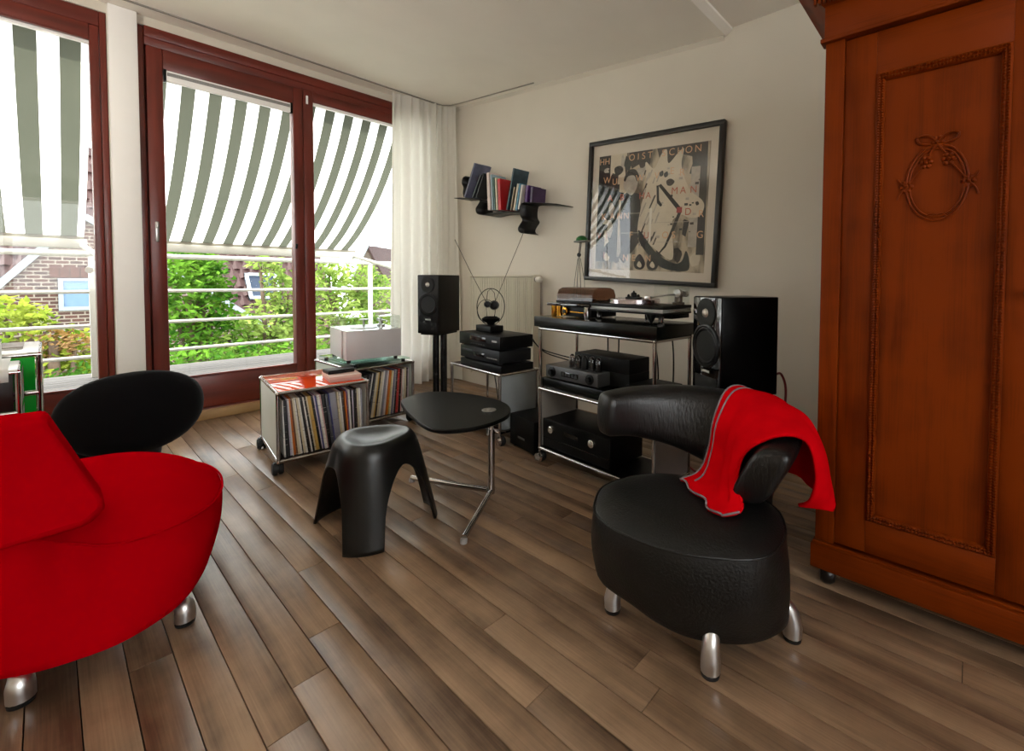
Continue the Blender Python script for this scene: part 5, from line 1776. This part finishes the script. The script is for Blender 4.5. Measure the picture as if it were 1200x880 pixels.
# horse's head turned to the right
hd = cr([(.46, .10), (.54, .16), (.60, .05), (.645, .02), (.665, .13), (.74, .06), (.79, .03), (.775, .14), (.80, .24), (.86, .36), (.955, .44), (.975, .50), (.94, .565), (.86, .57), (.80, .545), (.76, .56), (.72, .62), (.74, .90), (.56, .80), (.42, .70), (.44, .45), (.48, .30)], 6, True)
flat(hd, PALE, 'horse_head', 2)
flat(cr([(.655, .27), (.69, .255), (.725, .28), (.70, .31), (.665, .305)], 5, True), INK, 'eye', 3)
flat([(.585, .30), (.61, .29), (.80, .50), (.775, .525)], INK, 'bridle_strap', 3)
flat([(.57, .30), (.59, .30), (.60, .42), (.63, .46), (.615, .475), (.58, .44)], INK, 'bridle_strap', 3)
flat([(.77, .52), (.795, .53), (.745, .66), (.68, .80), (.60, .885), (.595, .875), (.665, .79), (.725, .64)], INK, 'rein', 3)
flat(cr([(.905, .455), (.925, .45), (.935, .47), (.915, .48)], 4, True), INK, 'nostril', 3)
for a, b in ((.59, .20), (.63, .21)):
    flat(cr([(a, b), (a + .03, b - .015), (a + .035, b + .02), (a + .01, b + .03)], 4, True), INK, 'dark_mark', 3)
flat([(.82, .58), (.865, .60), (.84, .72), (.81, .70)], INK, 'dark_mark', 3)
# mane strokes, halter shading and small printed marks on the horse
for k in range(26):
    u, v = rp2.uniform(.45, .60), rp2.uniform(.12, .74)
    l_ = rp2.uniform(.04, .12)
    flat([(u, v), (u + .012, v + .004), (u + .02 - l_ * .5, v + l_), (u + .008 - l_ * .5, v + l_)], rp2.choice((INK2, PALE2, PALE2)), 'mane_stroke', 2.5 + .01 * k)
for k in range(30):
    u, v = rp2.uniform(.58, .95), rp2.uniform(.15, .78)
    s_ = rp2.uniform(.006, .02)
    flat(rect(u, v, u + s_ * 1.6, v + s_), rp2.choice((INK2, PALE2, TEAL, PALE2)), 'small_mark', 2.6 + .01 * k)
# dark garland along the bottom
flat(cr([(.42, .66), (.47, .70), (.55, .80), (.64, .88), (.76, .93), (.82, .91), (.85, .83), (.88, .90), (.87, .985), (.72, .985), (.62, .95), (.52, .86), (.44, .76)], 5, True), TEAL, 'garland', 4)
for u in (.445, .565):
    flat(cr([(u - .05, .93), (u, .86), (u + .055, .93), (u + .035, .985), (u - .03, .985)], 4, True), INK, 'cone', 5)
    flat(cr([(u - .02, .955), (u, .92), (u + .025, .955), (u + .01, .975)], 4, True), PALE, 'cone_heart', 6)
flat(rect(.52, .48, .54, .76), M('print_white', '#d9d2c4', .7), 'white_strip', 4)
for k, (u0, v0, u1, v1) in enumerate(((.24, .515, .43, .519), (.24, .68, .43, .684), (.55, .60, .93, .603), (.55, .76, .93, .763))):
    flat(rect(u0, v0, u1, v1), PALE2, 'hairline', 5)
flat(rect(.755, .485, .80, .53), M('print_red', '#8f2b2a', .7), 'red_patch', 5)


def letter(ch, u, v, h, mat):
    cu = bpy.data.curves.new('lettering', 'FONT')
    cu.body = ch
    cu.size = h
    cu.align_x = 'CENTER'
    tmp = bpy.data.objects.new('tmp', cu)
    C.objects.link(tmp)
    dg = bpy.context.evaluated_depsgraph_get()
    me = bpy.data.meshes.new_from_object(tmp.evaluated_get(dg))
    bpy.data.objects.remove(tmp)
    y = -.0187 - .00012 * 8
    out_ = [(ax0 + u * (ax1 - ax0) + q.co.x, y, az1 - v * (az1 - az0) + q.co.y) for q in me.vertices]
    fs = [tuple(p.vertices) for p in me.polygons]
    return out_, fs


for rowtxt, mat in ((((.03, .075, 'H'), (.085, .075, 'H'), (.33, .07, 'O'), (.39, .07, 'I'), (.44, .07, 'S'), (.50, .07, 'T'), (.62, .07, 'S'), (.69, .07, 'C'), (.76, .07, 'H'), (.83, .07, 'O'), (.905, .07, 'N'),
                      (.09, .24, 'W'), (.17, .26, 'U'), (.415, .25, 'W'), (.57, .245, 'V'), (.70, .22, 'E'), (.785, .24, 'R'), (.07, .56, 'K'), (.16, .56, 'A'), (.235, .56, 'N'), (.30, .56, 'N'), (.355, .725, 'F'), (.67, .73, 'O'), (.74, .73, 'S'), (.955, .57, 'R'), (.955, .73, 'G'),
                      (.31, .92, 'N'), (.39, .92, 'E'), (.525, .92, 'N')), LET),
                    (((.13, .40, 'A'), (.25, .40, 'B'), (.44, .40, 'H'), (.50, .40, 'A'), (.73, .38, 'M'), (.80, .38, 'A'), (.885, .38, 'N'), (.03, .73, 'V'), (.11, .73, 'I'), (.85, .55, 'D'), (.50, .73, 'U'), (.09, .90, 'I')), LETR)):
    mb = MB()
    for u, v, ch in rowtxt:
        vs, fs = letter(ch, u, v, .066, mat)
        n0 = len(mb.v)
        mb.v += vs
        mb.f += [tuple(i + n0 for i in f_) for f_ in fs]
        mb.m += [0] * len(fs)
    mb.build('lettering', mat, pr, smooth=0)
MB().bx(-hw + fw_, hw - fw_, -.034, -.031, -hh + fw_, hh - fw_).build('picture_glass', glass('picture_glass', (1, 1, 1), 1.3, 1.5), pf)

# ------------------------------------------------------------------ bent steel wall shelf with books
SH = M('shelf_black_steel', '#0c0c0c', .45, vary=.05)
ws = thing('wall_shelf', 'black bent sheet steel wall shelf carrying books by the curtain', 'shelf', (-3.15, YB, 1.7))
SY0, SY1 = 2.60, YB


def ribbon(pts, nm='shelf_sheet', n=8):
    P = cr(pts, n)
    return MB().grid([[(x, SY0, z), (x, SY1, z)] for x, z in P]).build(nm, SH, ws, smooth=60, solid=.004)


ribbon([(-3.82, 1.836), (-3.70, 1.826), (-3.56, 1.806), (-3.46, 1.790), (-3.415, 1.768), (-3.440, 1.735), (-3.475, 1.70), (-3.455, 1.655), (-3.37, 1.636), (-3.22, 1.640), (-3.06, 1.634), (-2.92, 1.624), (-2.885, 1.636), (-2.87, 1.668), (-2.83, 1.688), (-2.74, 1.680), (-2.62, 1.664), (-2.455, 1.640)])
ribbon([(-2.852, 1.690), (-2.868, 1.640), (-2.866, 1.585), (-2.842, 1.545), (-2.872, 1.51), (-2.895, 1.48), (-2.885, 1.452), (-2.855, 1.438)], 'hanging_loop')
ribbon([(-3.66, 1.828), (-3.672, 1.87), (-3.665, 1.92), (-3.69, 1.965), (-3.674, 2.01), (-3.63, 2.02)], 'upright_loop')


def book(label, x, z, h, wd_, th, lean, cols, y=SY0 + .004, tilt=0):
    """x,z = foot of the book's spine at the front; leans to the right by lean degrees"""
    t = thing('book', label, 'book', (x, y, z), 0, group='books on the black wall shelf', rel=False)
    t.rotation_euler = (0, math.radians(lean), 0)
    cov = M('cover_' + cols[0], cols[1], .45, vary=cols[2] if len(cols) > 2 else .12, scale=cols[3] if len(cols) > 3 else 12)
    MB().bx(-th / 2, -th / 2 + .003, 0, wd_, 0, h).bx(th / 2 - .003, th / 2, 0, wd_, 0, h).bx(-th / 2, th / 2, 0, .003, 0, h).build('cover', cov, t)
    MB().bx(-th / 2 + .0032, th / 2 - .0032, .0035, wd_ - .003, .002, h - .003).build('page_block', PAP, t)
    return t


book('big blue-grey art book leaning at the left end of the shelf', -3.655, 1.828, .335, .185, .022, 29, ('bluegrey', '#6c6f86', .35, 7))
book('narrow slate book leaning beside the big blue-grey one', -3.53, 1.812, .225, .15, .016, 33, ('slate', '#3c4144'))
book('narrow charcoal book just right of the slate one', -3.478, 1.803, .235, .15, .016, 29, ('charcoal', '#2a2d2e'))
book('pale pink spined book standing upright left of the teal one', -3.285, 1.672, .335, .15, .040, -3, ('pinkwhite', '#d6c3bb'))
book('grey-blue paperback behind the pale pink spine', -3.235, 1.668, .315, .16, .022, -4, ('greyblue', '#8fa3ad'))
book('slim teal book right of the pale pink spine', -3.205, 1.664, .290, .15, .016, -5, ('teal', '#54756c'))
book('cream spined book directly left of the red book', -3.176, 1.661, .285, .15, .024, -4, ('cream', '#d2c6ad'))
book('bright red book in the middle of the shelf', -3.138, 1.656, .275, .17, .036, -3, ('red', '#b5121a', .08))
book('tall dark blue and black art book leaning in the middle', -3.045, 1.650, .355, .17, .020, 15, ('darkblue', '#2f4650', .6, 9))
book('tan paperback leaning in front of the tall dark art book', -2.995, 1.640, .20, .11, .018, 14, ('tan', '#8b7a63', .3, 20))
book('cream book leaning right of the tan paperback', -2.955, 1.637, .225, .12, .022, 14, ('cream2', '#c9bda6'))
book('light blue spined book leaning beside the cream one', -2.927, 1.634, .225, .12, .020, 13, ('lightblue', '#5f93ad', .4, 25))
book('white spined book left of the purple one', -2.893, 1.640, .205, .12, .024, 12, ('white', '#ccc6bf'))
book('purple book at the right end of the shelf', -2.806, 1.689, .140, .15, .030, 7, ('purple', '#4b2166', .3, 20))
book('dark violet book lowest at the right end of the shelf', -2.745, 1.683, .125, .15, .030, 6, ('violet', '#3a2348', .3, 20))

# ------------------------------------------------------------------ wardrobe
wd = thing('wardrobe', 'tall carved oak wardrobe on dark casters at the right', 'wardrobe', (0.165, 2.05, 0))
YW = 1.72
X0, X1 = -0.383, 0.72
XM = 0.168
MB().bx(X0 + .006, X1 - .006, YW + .035, YW + .60, 0.10, 1.90).build('carcass', OAKV, wd)
MB().bx(X0 - .010, X1 + .010, YW - .022, YW + .60, 0.066, 0.148, c=.004).bx(X0 - .004, X1 + .004, YW - .014, YW + .0, 0.148, 0.158, c=.002).build('plinth', OAKH, wd)
for a, b in ((X0, X0 + .057), (X1 - .057, X1)):
    MB().bx(a, b, YW - .004, YW + .034, 0.158, 1.842, c=.003).build('pilaster', OAKV, wd)
fz = MB().bx(X0 - .004, X1 + .004, YW - .010, YW + .034, 1.852, 1.985, c=.003).bx(X0 - .014, X1 + .014, YW - .020, YW + .034, 1.842, 1.856, c=.003)
fz.build('frieze', OAKH, wd)
co = MB().loft([[(X0 - d, YW - d - .004, z), (X1 + d, YW - d - .004, z), (X1 + d, YW + .60, z), (X0 - d, YW + .60, z)] for d, z in ((0.0, 1.955), (.010, 1.965), (.035, 1.985), (.060, 2.005), (.085, 2.03), (.095, 2.035), (.095, 2.065), (.085, 2.07))]).build('cornice', OAKH, wd, smooth=20)
fl_ = MB()
for i in range(88):
    x = X0 - .03 + i * (X1 - X0 + .06) / 88
    fl_.bx(x, x + .007, YW - .045, YW - .030, 1.962, 1.990)
fl_.build('fluting', OAKH, co)


def bead_run(mb, a, b, r=.0055):
    a, b = Vector(a), Vector(b)
    n = max(2, int((b - a).length / (r * 1.7)))
    for i in range(n + 1):
        p = a + (b - a) * i / n
        d = (b - a).normalized()
        s = d.cross(Vector((0, 1, 0))).normalized()
        v = [p + s * r, p + d * r * .8, p - s * r, p - d * r * .8]
        top = p + Vector((0, -r * 1.3, 0))
        n0 = len(mb.v)
        mb.v += [tuple(q) for q in v] + [tuple(top)]
        for k in range(4):
            mb.f.append((n0 + k, n0 + (k + 1) % 4, n0 + 4))
            mb.m.append(0)


def door(xa, xb, pa, pb_, wreath):
    d_ = MB()
    z0, z1 = .162, 1.838
    p0, p1 = .270, 1.705
    yf = YW + .006
    d_.bx(xa, pa, yf, yf + .026, z0, z1, c=.002)
    d_.bx(pb_, xb, yf, yf + .026, z0, z1, c=.002)
    dd = d_.build('door', OAKV, wd)
    MB().bx(pa, pb_, yf, yf + .026, z0, p0, c=.0015).build('door_rail', OAKH, dd)
    MB().bx(pa, pb_, yf, yf + .026, p1, z1, c=.0015).build('door_rail', OAKH, dd)
    MB().bx(pa, pb_, yf + .012, yf + .022, p0, p1).build('panel', OAKV, dd)
    m = .024
    fr_ = MB()
    rings = []
    for (ix, y_) in ((0, yf - .002), (.006, yf - .008), (.012, yf - .003), (.016, yf - .006), (.022, yf + .002), (m, yf + .012)):
        rings.append([(pa + ix, y_, p0 + ix), (pb_ - ix, y_, p0 + ix), (pb_ - ix, y_, p1 - ix), (pa + ix, y_, p1 - ix)])
    fr_.loft(rings, True, False, False)
    mo = fr_.build('panel_moulding', OAKV, dd, smooth=25)
    bd = MB()
    for k in (.008, .017):
        yy = yf - .006 if k < .01 else yf - .004
        bead_run(bd, (pa + k, yy, p0 + k), (pa + k, yy, p1 - k), .0048)
        bead_run(bd, (pb_ - k, yy, p0 + k), (pb_ - k, yy, p1 - k), .0048)
        bead_run(bd, (pa + k, yy, p0 + k), (pb_ - k, yy, p0 + k), .0048)
        bead_run(bd, (pa + k, yy, p1 - k), (pb_ - k, yy, p1 - k), .0048)
    bd.build('beading', OAKV, mo, smooth=0)
    # carved wreath
    cxw, czw, rx, rz = wreath
    yb = yf + .012
    wr_ = MB()
    for k, r in ((1.0, .0035), (.90, .0028)):
        pts = [(cxw + rx * k * math.cos(a), yb - .002, czw + rz * k * math.sin(a)) for a in [2 * math.pi * i / 60 for i in range(61)]]
        wr_.tube(pts, r, 8)
    # bow on top, small scroll below
    for s in (-1, 1):
        wr_.tube(cr([(cxw, yb - .004, czw + rz + .005), (cxw + s * .022, yb - .006, czw + rz + .030), (cxw + s * .048, yb - .005, czw + rz + .028), (cxw + s * .042, yb - .004, czw + rz + .010), (cxw + s * .015, yb - .004, czw + rz + .002)], 5), .0032, 7)
        wr_.tube(cr([(cxw, yb - .004, czw + rz), (cxw + s * .010, yb - .005, czw + rz - .012), (cxw + s * .018, yb - .003, czw + rz - .026)], 4), .0028, 7)
        wr_.tube(cr([(cxw, yb - .003, czw - rz + .012), (cxw + s * .012, yb - .004, czw - rz + .020), (cxw + s * .022, yb - .003, czw - rz + .014), (cxw + s * .028, yb - .002, czw - rz + .006)], 4), .0025, 7)
        # side ribbons
        sx_ = cxw + s * rx
        for dz in (.020, -.030):
            wr_.tube(cr([(sx_, yb - .004, czw - .004), (sx_ + s * .016, yb - .005, czw - .004 + dz * .7), (sx_ + s * .022, yb - .003, czw - .004 + dz * 1.3)], 4), .0026, 7)
        wr_.tube(cr([(sx_ - s * .006, yb - .003, czw + .004), (cxw + s * rx * .66, yb - .004, czw + rz * .30), (cxw + s * .030, yb - .003, czw + rz * .52)], 5), .0022, 7)
    for fx, fz in ((cxw - rx, czw - .004), (cxw + rx, czw - .004), (cxw - .026, czw + rz * .58), (cxw + .026, czw + rz * .60), (cxw, czw + rz + .008)):
        for k in range(6):
            a = k * math.pi / 3
            wr_.lathe([(.001, .007), (.0062, .004), (.0075, 0)], (fx + .011 * math.cos(a), yb, fz + .014 * math.sin(a)), (0, -1, 0), 8)
        wr_.lathe([(.006, 0), (.005, .008), (.001, .011)], (fx, yb, fz), (0, -1, 0), 10)
    wr_.build('carved_wreath', OAKV, dd, smooth=60)
    return dd


d_a = door(X0 + .058, XM - .001, -.237, .078, (-.080, 1.345, .073, .112))
d_b = door(XM + .001, X1 - .058, .258, .573, (.416, 1.345, .073, .112))
kh = MB().loft([[(0.125 + rx * math.cos(a) * k, YW + .006 - d, 1.02 + rx * 1.6 * math.sin(a) * k) for a in [2 * math.pi * i / 16 for i in range(16)]] for rx, k, d in ((.010, 1, 0), (.010, .95, .003), (.010, .3, .004))]).build('keyhole_plate', M('old_brass', '#4a3518', .4, .8), d_a)
MB().lathe([(.004, .003), (.004, .018), (.008, .020), (.008, .028)], (.125, YW + .004, 1.02), (0, -1, 0), 10).build('key', M('old_brass', '#4a3518', .4, .8), kh)
for x in (X0 + .035, X1 - .035):
    for y in (YW + .03, YW + .53):
        k_ = MB().lathe([(.008, -.026), (.024, -.022), (.033, -.008), (.033, .008), (.024, .022), (.008, .026)], (x, y, .033), (1, 0.25, 0), 22).build('caster', M('caster_dark', '#14100d', .3, vary=.1), wd)
        MB().tube([(x, y, .066), (x, y, .04)], .010).build('caster_stem', BLACK, k_)
bpy.context.view_layer.update()
